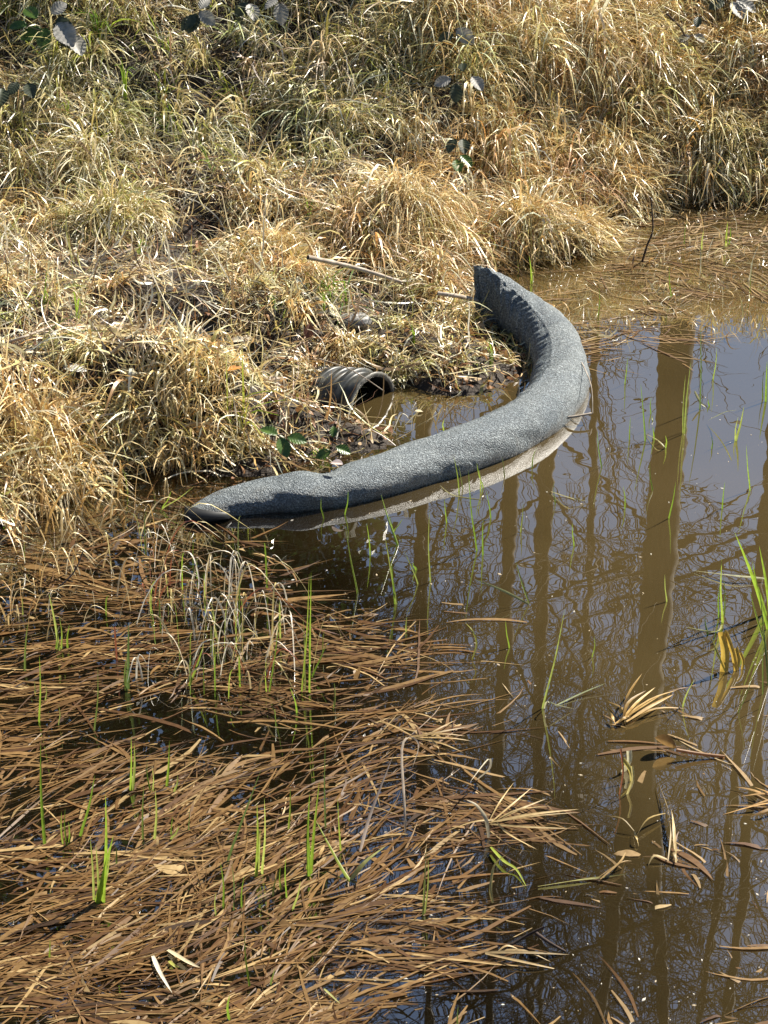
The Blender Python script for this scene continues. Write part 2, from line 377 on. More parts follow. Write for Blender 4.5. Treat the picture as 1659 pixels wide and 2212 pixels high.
# tall straw of the right bank, combed down towards the water
tussocks(620, reg_right, 1, 0.07, 85, (0.20, 0.42), 0.0042, (0.25, 0.2), (2.1, 0.5), STRAW, [5, 5, 5, 1.5, 2, 1], DN, 0.7, dry, 21, nseg=9)
tussocks(280, reg_right, 1, 0.04, 22, (0.28, 0.50), 0.0068, (0.25, 0.2), (2.6, 0.4), STRAW, [3, 5, 1, 5, 0, 1], DN, 0.7, dry, 22, nseg=10, k0=(0.4, 0.65), kw=(.05, .12))
tussocks(560, reg_topleft, 1, 0.06, 60, (0.18, 0.36), 0.0052, (0.3, 0.2), (2.0, 0.5), PALE, [5, 4, 4, 3, 3, 2], DN, 0.6, dry, 23, nseg=9)
tussocks(330, reg_mid, 1, 0.07, 65, (0.14, 0.30), 0.0048, (0.4, 0.3), (2.0, 0.6), STRAW, [5, 5, 3, 3, 2, 2], DN, 0.9, dry, 24, nseg=8)
tussocks(110, reg_low, 1, 0.06, 45, (0.12, 0.26), 0.0055, (0.5, 0.3), (1.8, 0.6), PALE, [5, 4, 2, 2, 3, 1], DN, 1.3, dry, 25, nseg=8)
tussocks(230, reg_mound, 1, 0.06, 75, (0.14, 0.30), 0.0050, (0.35, 0.3), (2.3, 0.5), STRAW, [5, 5, 3, 4, 1, 2], DN, 0.7, dry, 26, nseg=9, k0=(.2, .45))
tussocks(150, reg_delta, 1, 0.06, 40, (0.04, 0.11), 0.0035, (0.5, 0.4), (1.2, 0.6), PALE, [4, 1, 5, 4, 1, 3], DN, 2.0, dry, 27, nseg=5)
def reg_fringe(px, py, x, y):
    d = sdf(x, y); return np.where((d > 0) & (d < .6) & (px > 930) & (py < 700), 1.0, 0)
def reg_lip(px, py, x, y):
    d = sdf(x, y); return np.where((d > 0.03) & (d < .5) & (px < 700), 1.0, 0) * (1 - .35 * box(px, py, 240, 370, 940, 1060, 15))
tussocks(300, reg_fringe, 1, .06, 60, (.16, .34), .0045, (.3, .25), (2.0, .5), STRAW, [5, 4, 4, 2, 3, 2], DN, .7, dry, 28, nseg=8)
tussocks(210, reg_lip, 1, .06, 55, (.10, .26), .0050, (.5, .3), (1.9, .5), STRAW, [5, 5, 4, 3, 2, 2], DN, .7, dry, 29, nseg=8)
tussocks(900, reg_right, 1, .10, 62, (.12, .34), .0026, (.4, .3), (2.0, .7), STRAW, [5, 5, 5, 3, 2, 1], DN, 1.0, dry, 71, nseg=7)
tussocks(700, reg_topleft, 1, .10, 44, (.10, .28), .0030, (.5, .35), (1.9, .7), PALE, [5, 5, 3, 2, 4, 2], DN, 1.1, dry, 72, nseg=7)
tussocks(480, reg_mid, 1, .11, 46, (.08, .24), .0030, (.7, .4), (1.7, .8), STRAW, [5, 5, 4, 4, 2, 1], DN, 1.6, dry, 73, nseg=7)
tussocks(160, reg_low, 1, .10, 40, (.08, .22), .0032, (.7, .4), (1.5, .8), STRAW, [5, 5, 4, 4, 3, 1], DN, 1.8, dry, 74, nseg=7)
o = dry.build('dry_grass', M_STRAW); tag(o, 'sunlit straw coloured dry grass in drooping clumps covering the pond bank', 'dry grass', kind='stuff')

def big_tussock(px, py, rad, n, L, wid, label, seed, pal=STRAW, az=DN, curl=(2.1, .7), z=None, flare=.45, azf=.55):
    rg = np.random.default_rng(seed); zz_ = .15
    for _ in range(25):
        g = G(px, py, zz_); zz_ = .5 * zz_ + .5 * float(H(np.array([g[0]]), np.array([g[1]]))[0])
    g = G(px, py, zz_); a = rg.uniform(0, 6.28, n); r = rad * np.sqrt(rg.random(n)); x = g[0] + r * np.cos(a); y = g[1] + r * np.sin(a)
    azb = np.where(rg.random(n) < azf, az + rg.normal(0, .6, n), a + rg.normal(0, .35, n)); root = np.stack([x, y, H(x, y)], -1)
    c = hsv_pal(pal, [5, 5, 3, 4, 1, 1], n); b = Bag()
    b.add(*blades(root, azb, rg.uniform(*L, n) * (1.1 - .35 * r / rad), wid * rg.lognormal(0, .4, n), np.abs(rg.normal(.12, .15, n)) + flare * r / rad, rg.normal(*curl, n), rg.uniform(.4, .75, n), rg.uniform(.05, .2, n), c, 10, wob=.5))
    o = b.build('straw_tussock', M_STRAW)
    v = np.zeros(len(o.data.vertices) * 3, dtype=np.float32); o.data.vertices.foreach_get('co', v); v = v.reshape(-1, 3) - np.array([g[0], g[1], zz_], dtype=np.float32)
    o.data.vertices.foreach_set('co', v.ravel()); o.location = (g[0], g[1], zz_); o.data.update()
    tag(o, label, 'grass tussock', 'big straw tussocks on the bank')
big_tussock(875, 480, .11, 800, (.28, .56), .0045, 'tall upright straw tussock standing over the dark gully in the upper middle', 301, flare=.12, curl=(2.5, .5), azf=.85)
big_tussock(1130, 505, .13, 450, (.26, .46), .0045, 'broad straw tussock hanging over the water behind the end of the sock', 302)
big_tussock(1330, 330, .16, 1200, (.28, .46), .0045, 'pale drooping tussock above the shore at upper right', 303)
big_tussock(1560, 330, .14, 900, (.24, .40), .0048, 'yellow-green tinged tussock near the right edge of the bank', 304, pal=PALE)
big_tussock(70, 980, .20, 800, (.18, .42), .0050, 'straw tussock spilling over the left mound at the left edge', 305)
big_tussock(400, 890, .17, 620, (.12, .34), .0046, 'straw tussock curling over the dark undercut of the mound', 306)
big_tussock(570, 560, .15, 1000, (.18, .32), .0046, 'dry tussock on the middle hump left of the pale stick', 307)
big_tussock(1260, 520, .10, 600, (.20, .34), .0045, 'small tussock at the corner of the shore above the mirrored straw', 308)
big_tussock(240, 480, .15, 900, (.20, .34), .0048, 'bleached tussock in the grass left of the dark hollow', 309, pal=PALE)
big_tussock(868, 800, .05, 260, (.06, .15), .0035, 'small tuft drooping over the right side of the pipe mouth', 310, pal=PALE)
big_tussock(745, 775, .07, 320, (.07, .17), .0040, 'low straw tuft lying over the top of the pipe', 311)
big_tussock(690, 840, .06, 260, (.08, .18), .0045, 'straw tuft covering the buried left end of the pipe', 312)
def reg_ledge(px, py, x, y): return box(px, py, 800, 1150, 650, 870, 15)
gl = Bag()
tussocks(380, reg_ledge, 1, .05, 36, (.05, .15), .0036, (.5, .3), (1.5, .6), PALE, [4, 2, 5, 4, 1, 2], DN, 1.5, gl, 43, nseg=6)
o = gl.build('ledge_grass', M_STRAW); tag(o, 'short ragged yellow-green grass on the ledge between the pipe and the sock', 'short grass', kind='stuff')
# thatch: loose blades lying every way over the soil
def thatch(n, reg, L, wid, pal, wts, bag, seed, nseg=6, up=(1.45, 0.18), curl=.5):
    rg = np.random.default_rng(seed)
    x = rg.uniform(-3.1, 3.3, n * 5); y = rg.uniform(5.0, 12.6, n * 5); h = H(x, y); px, py = PX(x, y, h)
    k = (h > -0.005) & (rg.random(len(x)) < reg(px, py, x, y)); x, y, h = x[k][:n], y[k][:n], h[k][:n]; m = len(x)
    c = hsv_pal(pal, wts, m)
    h = h + rg.random(m) ** 2 * 0.05
    bag.add(*blades(np.stack([x, y, h], -1), rg.uniform(0, 2 * np.pi, m), rg.uniform(*L, m), wid * rg.lognormal(0, .4, m),
                    rg.normal(up[0], up[1], m), rg.normal(0, curl, m), rg.uniform(.3, .7, m), rg.uniform(.05, .2, m), c, nseg, wob=.8, sink=0.0, lift=.012))
th = Bag()
alln = lambda px, py, x, y: np.full(np.shape(px), 0.8)
lowmid = lambda px, py, x, y: np.clip(sstep(py, 330, 420) * (1 - sstep(px, 900, 1100)), 0, 1)
thatch(6500, alln, (.06, .2), .0038, STRAW, [4, 4, 4, 2, 5, 1], th, 31)
thatch(4800, lowmid, (.10, .30), .0050, PALE, [5, 4, 2, 1, 4, 4], th, 32, up=(1.2, .3), curl=.9)
thatch(2600, lowmid, (.08, .26), .0030, BROWNS, [3, 3, 2, 3, 2], th, 33, up=(1.2, .3))
o = th.build('grass_thatch', M_STRAW); tag(o, 'matted dead stalks lying over the dark soil between the grass clumps', 'thatch', kind='stuff')
# green grass through it
gr = Bag()
def reg_green(px, py, x, y):
    a = (1 - sstep(px, 700, 860)) * (1 - sstep(py, 330, 430)) * gap(x, y, 1.8, 0.42, 0.62, 7)
    b = sstep(px, 1380, 1560) * (1 - sstep(py, 420, 450)) * 0.6 * gap(x, y, 2.5, .4, .6, 8)
    c = box(px, py, 480, 1140, 560, 980) * 0.35 + 0.05
    return np.clip(a * 0.9 + b + c, 0, 1)
tussocks(120, reg_green, 1, 0.035, 16, (0.10, 0.26), 0.0052, (0.2, 0.15), (1.3, 0.6), GREENS, [4, 4, 2, 3], DN, 0.8, gr, 41, nseg=7)
tussocks(110, reg_delta, 1, 0.03, 14, (0.03, 0.10), 0.0035, (0.2, 0.2), (0.8, 0.6), GREENS, [4, 4, 1, 4], DN, 2, gr, 42, nseg=5)
o = gr.build('green_grass', M_GREEN); tag(o, 'fresh yellow-green grass growing up through the dry grass', 'green grass', kind='stuff')
# leaf litter
lt = Bag()
def litter(n, reg, L, wid, pal, wts, seed):
    rg = np.random.default_rng(seed)
    x = rg.uniform(-3.1, 3.3, n * 20); y = rg.uniform(5.0, 12, n * 20); h = H(x, y); px, py = PX(x, y, h)
    k = (h > -0.01) & (rg.random(len(x)) < reg(px, py, x, y)); x, y, h = x[k][:n], y[k][:n], h[k][:n]; m = len(x)
    lt.add(*blades(np.stack([x, y, np.maximum(h, 0) + .012], -1), rg.uniform(0, 6.28, m), rg.uniform(*L, m), wid * rg.lognormal(0, .3, m),
                   rg.normal(1.4, .3, m), rg.normal(0, .9, m), rg.uniform(.3, .7, m), rg.uniform(.05, .2, m), hsv_pal(pal, wts, m), 6, wob=.6, sink=0, lift=.012, profile='leaf'))
edge = lambda px, py, x, y: np.clip(box(px, py, 560, 1150, 690, 1020, 20) + box(px, py, 1200, 1659, 380, 470) * .5 + lowmid(px, py, x, y) * .12, 0, 1)
litter(1100, edge, (.02, .06), .014, BROWNS, [4, 4, 2, 2, 1], 51)
o = lt.build('leaf_litter', M_LITTER); tag(o, 'small curled brown dead leaves along the wet edge of the bank', 'leaf litter', kind='stuff')

# ------------------------------------------------------------------ soaked leaves lying in the shallow water
sm = Bag()
def in_mat(px, py):
    e = 930 + 90 * (vnoise(py, px * 0, 0.008, 1) - .5) * 2 + np.where(py < 1400, (py - 1400) * 1.8, 0) + np.where(py > 2000, (2000 - py) * 0.6, 0) + 240 * np.exp(-((py - 1770) / 50) ** 2)
    e = e + 60 * (vnoise(py, px * 0, 0.03, 5) - .5) * 2
    return 1 - sstep(px, e - 70, e + 70)
def soaked(n, reg, L, wid, seed, spread=0.22, pals=None, zr=(-0.05, 0.001), per=9, wts=None, straight=1.0):
    rg = np.random.default_rng(seed)
    M = n * 8
    px = rg.uniform(-350, 1950, M); py = rg.uniform(1000, 2500, M) if reg is not reg_far else rg.uniform(430, 800, M)
    k = rg.random(M) < reg(px, py); px, py = px[k][:n], py[k][:n]; m = len(px)
    d = np.array([G(a, b)[:2] for a, b in zip(px, py)])
    ok = H(d[:, 0], d[:, 1]) < 0.02; d = d[ok]; px = px[ok]; m = len(d)
    flow = (vnoise(d[:, 0], d[:, 1], 1.1, 3) - .5) * 1.7 + (vnoise(d[:, 0], d[:, 1], 3.7, 6) - .5) * 1.1
    baz = flow + np.where(rg.random(m) < 0.5, 0, np.pi) + rg.normal(0, spread, m)
    odd = rg.random(m) < 0.09; baz = np.where(odd, rg.uniform(0, 6.28, m), baz)
    cnt = rg.integers(max(1, per // 3), per + 1, m); idx = np.repeat(np.arange(m), cnt); q = len(idx)
    az = baz[idx] + rg.normal(0, .12, q)
    Ls = rg.uniform(*L, q)
    x = d[idx, 0] + rg.normal(0, .035, q) - np.cos(az) * Ls * .5; y = d[idx, 1] + rg.normal(0, .035, q) - np.sin(az) * Ls * .5
    zb = rg.uniform(*zr, m)[idx] + rg.normal(0, .006, q)
    nseg = 8; t = np.linspace(0, 1, nseg + 1); cu = rg.normal(0, .6, q) * straight
    a = az[:, None] + cu[:, None] * (t[None] - .5) + rg.normal(0, .05, (q, nseg + 1)).cumsum(1) * straight
    step = (Ls / nseg)[:, None]
    X = x[:, None] + (np.cos(a) * step).cumsum(1); Y = y[:, None] + (np.sin(a) * step).cumsum(1)
    zb = np.minimum(zb, zr[1] + .003); Z = np.clip(zb[:, None] + rg.normal(0, .008, (q, 1)) * (t[None] - .5) * 2 + rg.normal(0, .001, (q, nseg + 1)), -.105, 0.004)
    pf = (np.clip(.35 + 2 * t, 0, 1) * (1 - t ** 3) + .03)[None] * (wid * rg.lognormal(0, .3, q))[:, None] * .5
    roll = rg.normal(0, .5, q)[:, None] + rg.normal(0, .7, q)[:, None] * t[None]
    W = np.stack([-np.sin(a) * np.cos(roll) * pf, np.cos(a) * np.cos(roll) * pf, np.sin(roll) * pf * .35], -1)
    P = np.stack([X, Y, Z], -1)
    vv = np.stack([P - W, P + W], 2).reshape(-1, 3)
    base = (np.arange(q) * (nseg + 1) * 2)[:, None]; kk = (np.arange(nseg) * 2)[None]; a0 = base + kk
    f = np.stack([a0, a0 + 1, a0 + 3, a0 + 2], -1).reshape(-1, 4)
    c = hsv_pal(pals or MATPAL, wts or [5, 4, 3, 1, 1], q)
    sm.add(vv, f, np.repeat(c, (nseg + 1) * 2, 0))
MATPAL = [(0.15, 0.080, 0.027), (0.22, 0.130, 0.048), (0.09, 0.043, 0.015), (0.38, 0.265, 0.12), (0.05, 0.027, 0.013)]
SPP = [(0.22, 0.135, 0.055), (0.30, 0.20, 0.09), (0.15, 0.08, 0.032), (0.40, 0.30, 0.16), (0.1, 0.055, 0.03)]
def reg_mat(px, py): return in_mat(px, py) * sstep(py, 1080, 1240) * (0.05 + .95 * sstep(vnoise(px, py * 1.8, .009, 2), .3, .5))
def reg_far(px, py): return sstep(px, 1230, 1400) * (1 - sstep(py, 520, 680)) + box(px, py, 1160, 1520, 600, 770, 40) * .30
def reg_sparse(px, py):
    return box(px, py, 1280, 1900, 1500, 2500, 70) * (.3 + .7 * sstep(vnoise(px, py, .008, 9), .35, .6)) * (.45 + .55 * sstep(px, 1450, 1620)) + box(px, py, 880, 1300, 1180, 2400, 60) * .10
def reg_shore(px, py): return box(px, py, 180, 520, 1010, 1120, 20) + box(px, py, -300, 420, 1120, 1320, 40)
soaked(2400, reg_mat, (.14, .46), .0115, 61, zr=(-.036, -.002), per=8, spread=.3)
soaked(2300, reg_mat, (.12, .55), .0062, 68, zr=(-.028, -.001), per=9, spread=.3)
soaked(500, reg_mat, (.05, .14), .0130, 69, zr=(-.018, .001), per=3, spread=1.2)
soaked(1800, reg_mat, (.16, .42), .0110, 67, zr=(-.075, -.03), per=7, spread=.4)
soaked(260, reg_mat, (.14, .40), .0075, 66, zr=(-.004, .001), per=6)
soaked(420, reg_mat, (.08, .22), .0120, 62, spread=.6, zr=(-.025, .003), per=4)
soaked(300, reg_shore, (.08, .25), .0055, 63, spread=.5, zr=(-.02, .004), per=9)
soaked(300, reg_sparse, (.06, .26), .0100, 64, spread=.7, zr=(-.030, .003), per=4, straight=.8, pals=SPP)
soaked(800, reg_far, (.10, .30), .0060, 65, zr=(-.022, .004), per=9, spread=.4, pals=SPP)
o = sm.build('soaked_leaves', M_MAT); tag(o, 'brown soaked reed leaves lying in layers just under the water', 'dead leaves', kind='stuff')

st = Bag(); rg = np.random.default_rng(95); n = 620
px = rg.uniform(1130, 1760, n); py = 440 + 300 * rg.random(n) ** 1.3; q_ = np.array([G(a, b)[:2] for a, b in zip(px, py)])
k = (H(q_[:, 0], q_[:, 1]) < 0) & (py > 480 + (1300 - px) * .25) & (rg.random(n) < np.clip(1.25 - (py - 480) / 280, .1, 1)); q_ = q_[k]; n = len(q_)
st.add(*blades(np.c_[q_, np.zeros(n)], rg.uniform(0, 6.28, n), rg.uniform(.04, .17, n), .0038 * rg.lognormal(0, .35, n), np.abs(rg.normal(.3, .3, n)), rg.normal(1.9, .9, n), rg.uniform(.3, .7, n), rg.uniform(.05, .15, n), hsv_pal(STRAW, [4, 3, 3, 2, 3, 1], n), 8, floor=False, sink=.02))
z_ = st.v[0]; z_[:, 2] = np.maximum(z_[:, 2], -.03)
o = st.build('drowned_straw', M_STRAW); tag(o, 'thin curled dead stalks sticking out of the shallows at the upper right', 'dead stalks', kind='stuff')

# ------------------------------------------------------------------ tubes, strips
def tube_np(P, r, sides=8, cap=True):
    P = np.asarray(P, float); n = len(P); r = np.broadcast_to(r, n)
    T = np.gradient(P, axis=0); T /= np.linalg.norm(T, axis=1)[:, None] + 1e-12
    up = np.array([0, 0, 1.0]); A = np.cross(T, up); bad = np.linalg.norm(A, axis=1) < .2
    A[bad] = np.cross(T[bad], np.array([1.0, 0, 0])); A /= np.linalg.norm(A, axis=1)[:, None]; B = np.cross(T, A)
    an = np.linspace(0, 2 * np.pi, sides, endpoint=False)
    v = P[:, None] + (A[:, None] * np.cos(an)[None, :, None] + B[:, None] * np.sin(an)[None, :, None]) * r[:, None, None]
    return v.reshape(-1, 3), grid_faces(n, sides, True)
def spline(pts, n):
    pts = np.asarray(pts, float); m = len(pts); u = np.linspace(0, m - 1, n); out = []
    for q in u:
        i = min(int(q), m - 2); t = q - i
        p0, p1, p2, p3 = pts[max(i - 1, 0)], pts[i], pts[i + 1], pts[min(i + 2, m - 1)]
        out.append(.5 * ((2 * p1) + (-p0 + p2) * t + (2 * p0 - 5 * p1 + 4 * p2 - p3) * t * t + (-p0 + 3 * p1 - 3 * p2 + p3) * t ** 3))
    return np.array(out)
def strip(pts, width, fold=.35, n=10, side=None, tip=True, basew=.6, roll=0.0):
    """a leaf blade along pts: two half-widths folded about the midrib"""
    P = spline(pts, n); T = np.gradient(P, axis=0); T /= np.linalg.norm(T, axis=1)[:, None] + 1e-9
    if side is None: side = np.array([1.0, 0.25, 0])
    S = side - (T @ side)[:, None] * T; S /= np.linalg.norm(S, axis=1)[:, None] + 1e-9
    Nn = np.cross(T, S)
    if roll: 
        rr = np.linspace(0, roll, n)[:, None]; S, Nn = S * np.cos(rr) + Nn * np.sin(rr), -S * np.sin(rr) + Nn * np.cos(rr)
    t = np.linspace(0, 1, n)
    pf = np.minimum(basew + 1.6 * t, 1) * ((1 - t ** 2.5) if tip else np.ones(n)) + .03
    hw = (width * .5 * pf)[:, None]
    v = np.stack([P - S * hw + Nn * hw * fold, P, P + S * hw + Nn * hw * fold], 1).reshape(-1, 3)
    return v, grid_faces(n, 3)

# ------------------------------------------------------------------ the filter sock
def sock_mat():
    m, nt, b = newmat('grey_blue_mesh_fabric'); c = coords(nt)
    n1 = N(nt, 'ShaderNodeTexNoise', Scale=150.0, Detail=5.0, Roughness=.75); nt.links.new(c, n1.inputs['Vector'])
    n2 = N(nt, 'ShaderNodeTexNoise', Scale=7.0, Detail=5.0); nt.links.new(c, n2.inputs['Vector'])
    c1 = ramp(nt, n1.outputs[0], [(.32, (.022, .031, .037)), (.5, (.135, .163, .178)), (.68, (.48, .53, .55))])
    c2 = ramp(nt, n2.outputs[0], [(.3, (.62, .66, .70)), (.7, (1.0, .98, .95))])
    mx = N(nt, 'ShaderNodeMix', data_type='RGBA', blend_type='MULTIPLY'); mx.inputs[0].default_value = 1
    nt.links.new(c1, mx.inputs[6]); nt.links.new(c2, mx.inputs[7])
    # silt dried on in blotches, thickest just over the waterline
    sz = N(nt, 'ShaderNodeSeparateXYZ'); nt.links.new(c, sz.inputs[0]); n5 = N(nt, 'ShaderNodeTexNoise', Scale=16.0, Detail=6.0, Roughness=.65); nt.links.new(c, n5.inputs['Vector'])
    ma = N(nt, 'ShaderNodeMath', operation='MULTIPLY_ADD'); nt.links.new(sz.outputs[2], ma.inputs[0]); ma.inputs[1].default_value = -2.6; nt.links.new(n5.outputs[0], ma.inputs[2])
    fm = ramp(nt, ma.outputs[0], [(.38, (0, 0, 0)), (.62, (.55, .55, .55))]); m5 = N(nt, 'ShaderNodeMix', data_type='RGBA'); nt.links.new(fm, m5.inputs[0])
    nt.links.new(mx.outputs[2], m5.inputs[6]); m5.inputs[7].default_value = (.10, .085, .06, 1); nt.links.new(m5.outputs[2], b.inputs['Base Color'])
    # soaked band by the waterline is glossy
    sx = N(nt, 'ShaderNodeSeparateXYZ'); nt.links.new(c, sx.inputs[0])
    mr = N(nt, 'ShaderNodeMapRange'); mr.inputs[1].default_value = .02; mr.inputs[2].default_value = .11; mr.inputs[3].default_value = .55; mr.inputs[4].default_value = .45
    nt.links.new(sx.outputs[2], mr.inputs[0]); nt.links.new(mr.outputs[0], b.inputs['Roughness'])
    b.inputs['Specular IOR Level'].default_value = .5
    n3 = N(nt, 'ShaderNodeTexNoise', Scale=230.0, Detail=3.0); nt.links.new(c, n3.inputs['Vector'])
    bp = N(nt, 'ShaderNodeBump', Strength=1.0, Distance=.007); nt.links.new(n3.outputs[0], bp.inputs['Height']); nt.links.new(bp.outputs[0], b.inputs['Normal'])
    return m
M_SOCK = sock_mat()
# centre line read off the photo: px, py, height of centre, half width, half height
SK = [(403, 1112, .018, .022, .034), (440, 1098, .022, .056, .040), (500, 1080, .028, .072, .050), (570, 1068, .032, .080, .060), (650, 1060, .036, .086, .068),
      (740, 1045, .038, .090, .074), (830, 1023, .040, .092, .080), (920, 996, .042, .094, .085), (1005, 968, .045, .097, .089), (1088, 937, .038, .101, .094),
      (1156, 895, .038, .105, .098), (1203, 838, .040, .108, .100), (1212, 783, .046, .108, .102), (1192, 733, .060, .102, .102), (1150, 692, .078, .090, .104),
      (1106, 664, .100, .072, .108), (1066, 652, .112, .040, .114), (1037, 652, .120, .006, .120)]
def build_sock():
    pts = []; 
    for i_, (px, py, z, a, b) in enumerate(SK):
        lo = 1 if i_ < 13 else max(0, 1 - (i_ - 12) / 4); k_ = 1 - .06 * lo
        g = G(px, py, z); g[2] -= .012 * lo; pts.append([*g, a * k_, b * k_])
    n, k = 620, 112
    S = spline(pts, n); P = S[:, :3]; A = S[:, 3]; B = S[:, 4]
    T = np.gradient(P, axis=0); T[:, 2] = 0; ds = np.linalg.norm(T, axis=1); T /= ds[:, None]
    arc = ds.cumsum()
    Nn = np.stack([-T[:, 1], T[:, 0], np.zeros(n)], -1)        # left of travel = inner side of the bend
    an = np.linspace(0, 2 * np.pi, k, endpoint=False)
    ca, sa = np.cos(an), np.sin(an)
    kappa = np.gradient(np.unwrap(np.arctan2(T[:, 1], T[:, 0]))) / ds
    kap = np.convolve(np.clip(kappa, -4, 4), np.ones(25) / 25, 'same')
    U = arc[:, None]; TH = an[None]
    inner = np.clip(ca[None] * 0.8 + 0.2, 0, 1) ** 1.2          # + side
    rng = np.random.default_rng(8)
    # compression folds: irregular ridges round the sock, strongest inside the bend
    ph = np.interp(arc, np.linspace(0, arc[-1], 60), np.cumsum(rng.uniform(.5, 1.6, 60)) * 2.2)
    CT_, ST_ = np.cos(TH), np.sin(TH)
    wav = .6 * np.sin(ph[:, None] * 1.7 + 4 * vnoise(U * 4 + CT_, ST_, 1, 21)) + .7 * np.sin(ph[:, None] * 3.2 + 5 * vnoise(U * 3 + 2 * np.cos(TH), 2 * np.sin(TH) + U, 1, 1))
    amp = .0004 + .0052 * np.clip((np.abs(kap) - .45) / 1.3, 0, 1)[:, None] * inner * sstep(U, arc[-1] * .42, arc[-1] * .55) + .0016 * sstep(U, arc[-1] * .80, arc[-1] * .93) * (0.4 + .6 * inner)
    CT, ST = np.cos(TH), np.sin(TH)
    disp = wav * amp * (.3 + 1.2 * vnoise(U * 7 + 1.5 * CT, 1.5 * ST + U, 1, 3))
    disp = disp + (vnoise(U * 3 + .9 * CT, .9 * ST + .7 * U, 1, 5) - .5) * .020 + (vnoise(U * 11 + 2.2 * CT, 2.2 * ST + 3 * U, 1, 7) - .5) * .009
    # folded tuck near the near end
    tk = np.exp(-((U - .50) / .05) ** 2) * np.clip(sa[None] * .6 + ca[None] * .6, 0, 1) ** 2
    # long seam ridge and sag creases
    disp = disp + .0035 * np.exp(-((TH - 1.1 - .25 * vnoise(U * 2, U * 0, 1, 9)) / .035) ** 2)
    cz = vnoise(U * 9 + 1.1 * CT, 1.1 * ST - 2 * U, 1, 11); disp = disp - .0022 * np.exp(-((cz - .5) / .03) ** 2) * sstep(vnoise(U * 2 + CT, ST, 1, 12), .4, .7)
    disp = disp - .040 * tk + .014 * np.exp(-((U - .40) / .06) ** 2) * np.clip(sa[None] + .3, 0, 1)
    cr = lambda v, e: np.sign(v) * np.abs(v) ** e
    rx = A[:, None] * cr(ca, .92)[None]; rz = B[:, None] * cr(sa, .92)[None]
    sc = 1 + disp / .1
    v = P[:, None] + Nn[:, None] * (rx * sc)[..., None] + np.array([0, 0, 1.0]) * (rz * sc)[..., None]
    # tip corner: the far end is a flat upright seam, its top corner pulled up and back
    e = sstep(arc, arc[-1] - .18, arc[-1])[:, None]
    v[..., 2] += e * (.03 * np.clip(sa[None], 0, 1)); v[..., 0] -= e * .012 * np.clip(sa[None], 0, 1)
    # the near end droops into the water with a flat open lip
    e0 = (1 - sstep(arc, 0, .22))[:, None]
    v[..., 2] -= e0 * .014 * np.clip(sa[None] + .2, 0, 1)
    vv = v.reshape(-1, 3); f = grid_faces(n, k, True)[:, ::-1]
    root = empty('filter_sock', (0, 0, 0), 'long grey-blue fabric filter sock lying in a curve between the pond water and the bank', 'filter sock')
    mesh_np('fabric_tube', vv, f, M_SOCK, root, smooth=True)
    # stitched seam lip at the far end
    q = v[-1]; top = q[q[:, 2].argmax()]; bot = q[q[:, 2].argmin()]
    d = -T[-1] * 0 + np.array([-1, .1, 0]) * .022
    pp = np.linspace(top, bot, 14); w_ = np.random.default_rng(4).normal(0, .003, (14, 3))
    a_ = pp - T[-1] * .014 + w_ * .1; b_ = pp + T[-1] * .018 + w_ * .8
    vs = np.concatenate([a_ + Nn[-1] * .003, b_ + Nn[-1] * .003, b_ - Nn[-1] * .003, a_ - Nn[-1] * .003])
    fs = np.concatenate([[(r * 14 + i, r * 14 + i + 1, ((r + 1) % 4) * 14 + i + 1, ((r + 1) % 4) * 14 + i) for i in range(13)] for r in range(4)])
    mesh_np('end_seam', vs, fs, M_SOCK, root)
    # cut mouth at the near end, its black holding shade and wetness
    m, nt, b = newmat('shaded_wet_fabric'); b.inputs['Base Color'].default_value = (.008, .009, .010, 1); b.inputs['Roughness'].default_value = .5
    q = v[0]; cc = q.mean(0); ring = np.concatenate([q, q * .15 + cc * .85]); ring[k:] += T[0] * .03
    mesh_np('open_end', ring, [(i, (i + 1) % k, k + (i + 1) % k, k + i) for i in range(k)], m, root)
    # dark strip along the waterline, holding the shade and wet of the underside
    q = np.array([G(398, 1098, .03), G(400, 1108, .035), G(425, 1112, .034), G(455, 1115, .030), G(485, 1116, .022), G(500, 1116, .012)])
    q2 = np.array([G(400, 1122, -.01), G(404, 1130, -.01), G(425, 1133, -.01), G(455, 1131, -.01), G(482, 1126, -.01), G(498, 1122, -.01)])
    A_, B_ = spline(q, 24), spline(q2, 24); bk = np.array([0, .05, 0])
    mesh_np('shaded_wet_strip', np.stack([A_ + bk, A_, (A_ + B_) / 2 - [0, .006, 0], B_], 1).reshape(-1, 3), grid_faces(24, 4), m, root, smooth=True)
    return v
SOCKV = build_sock()

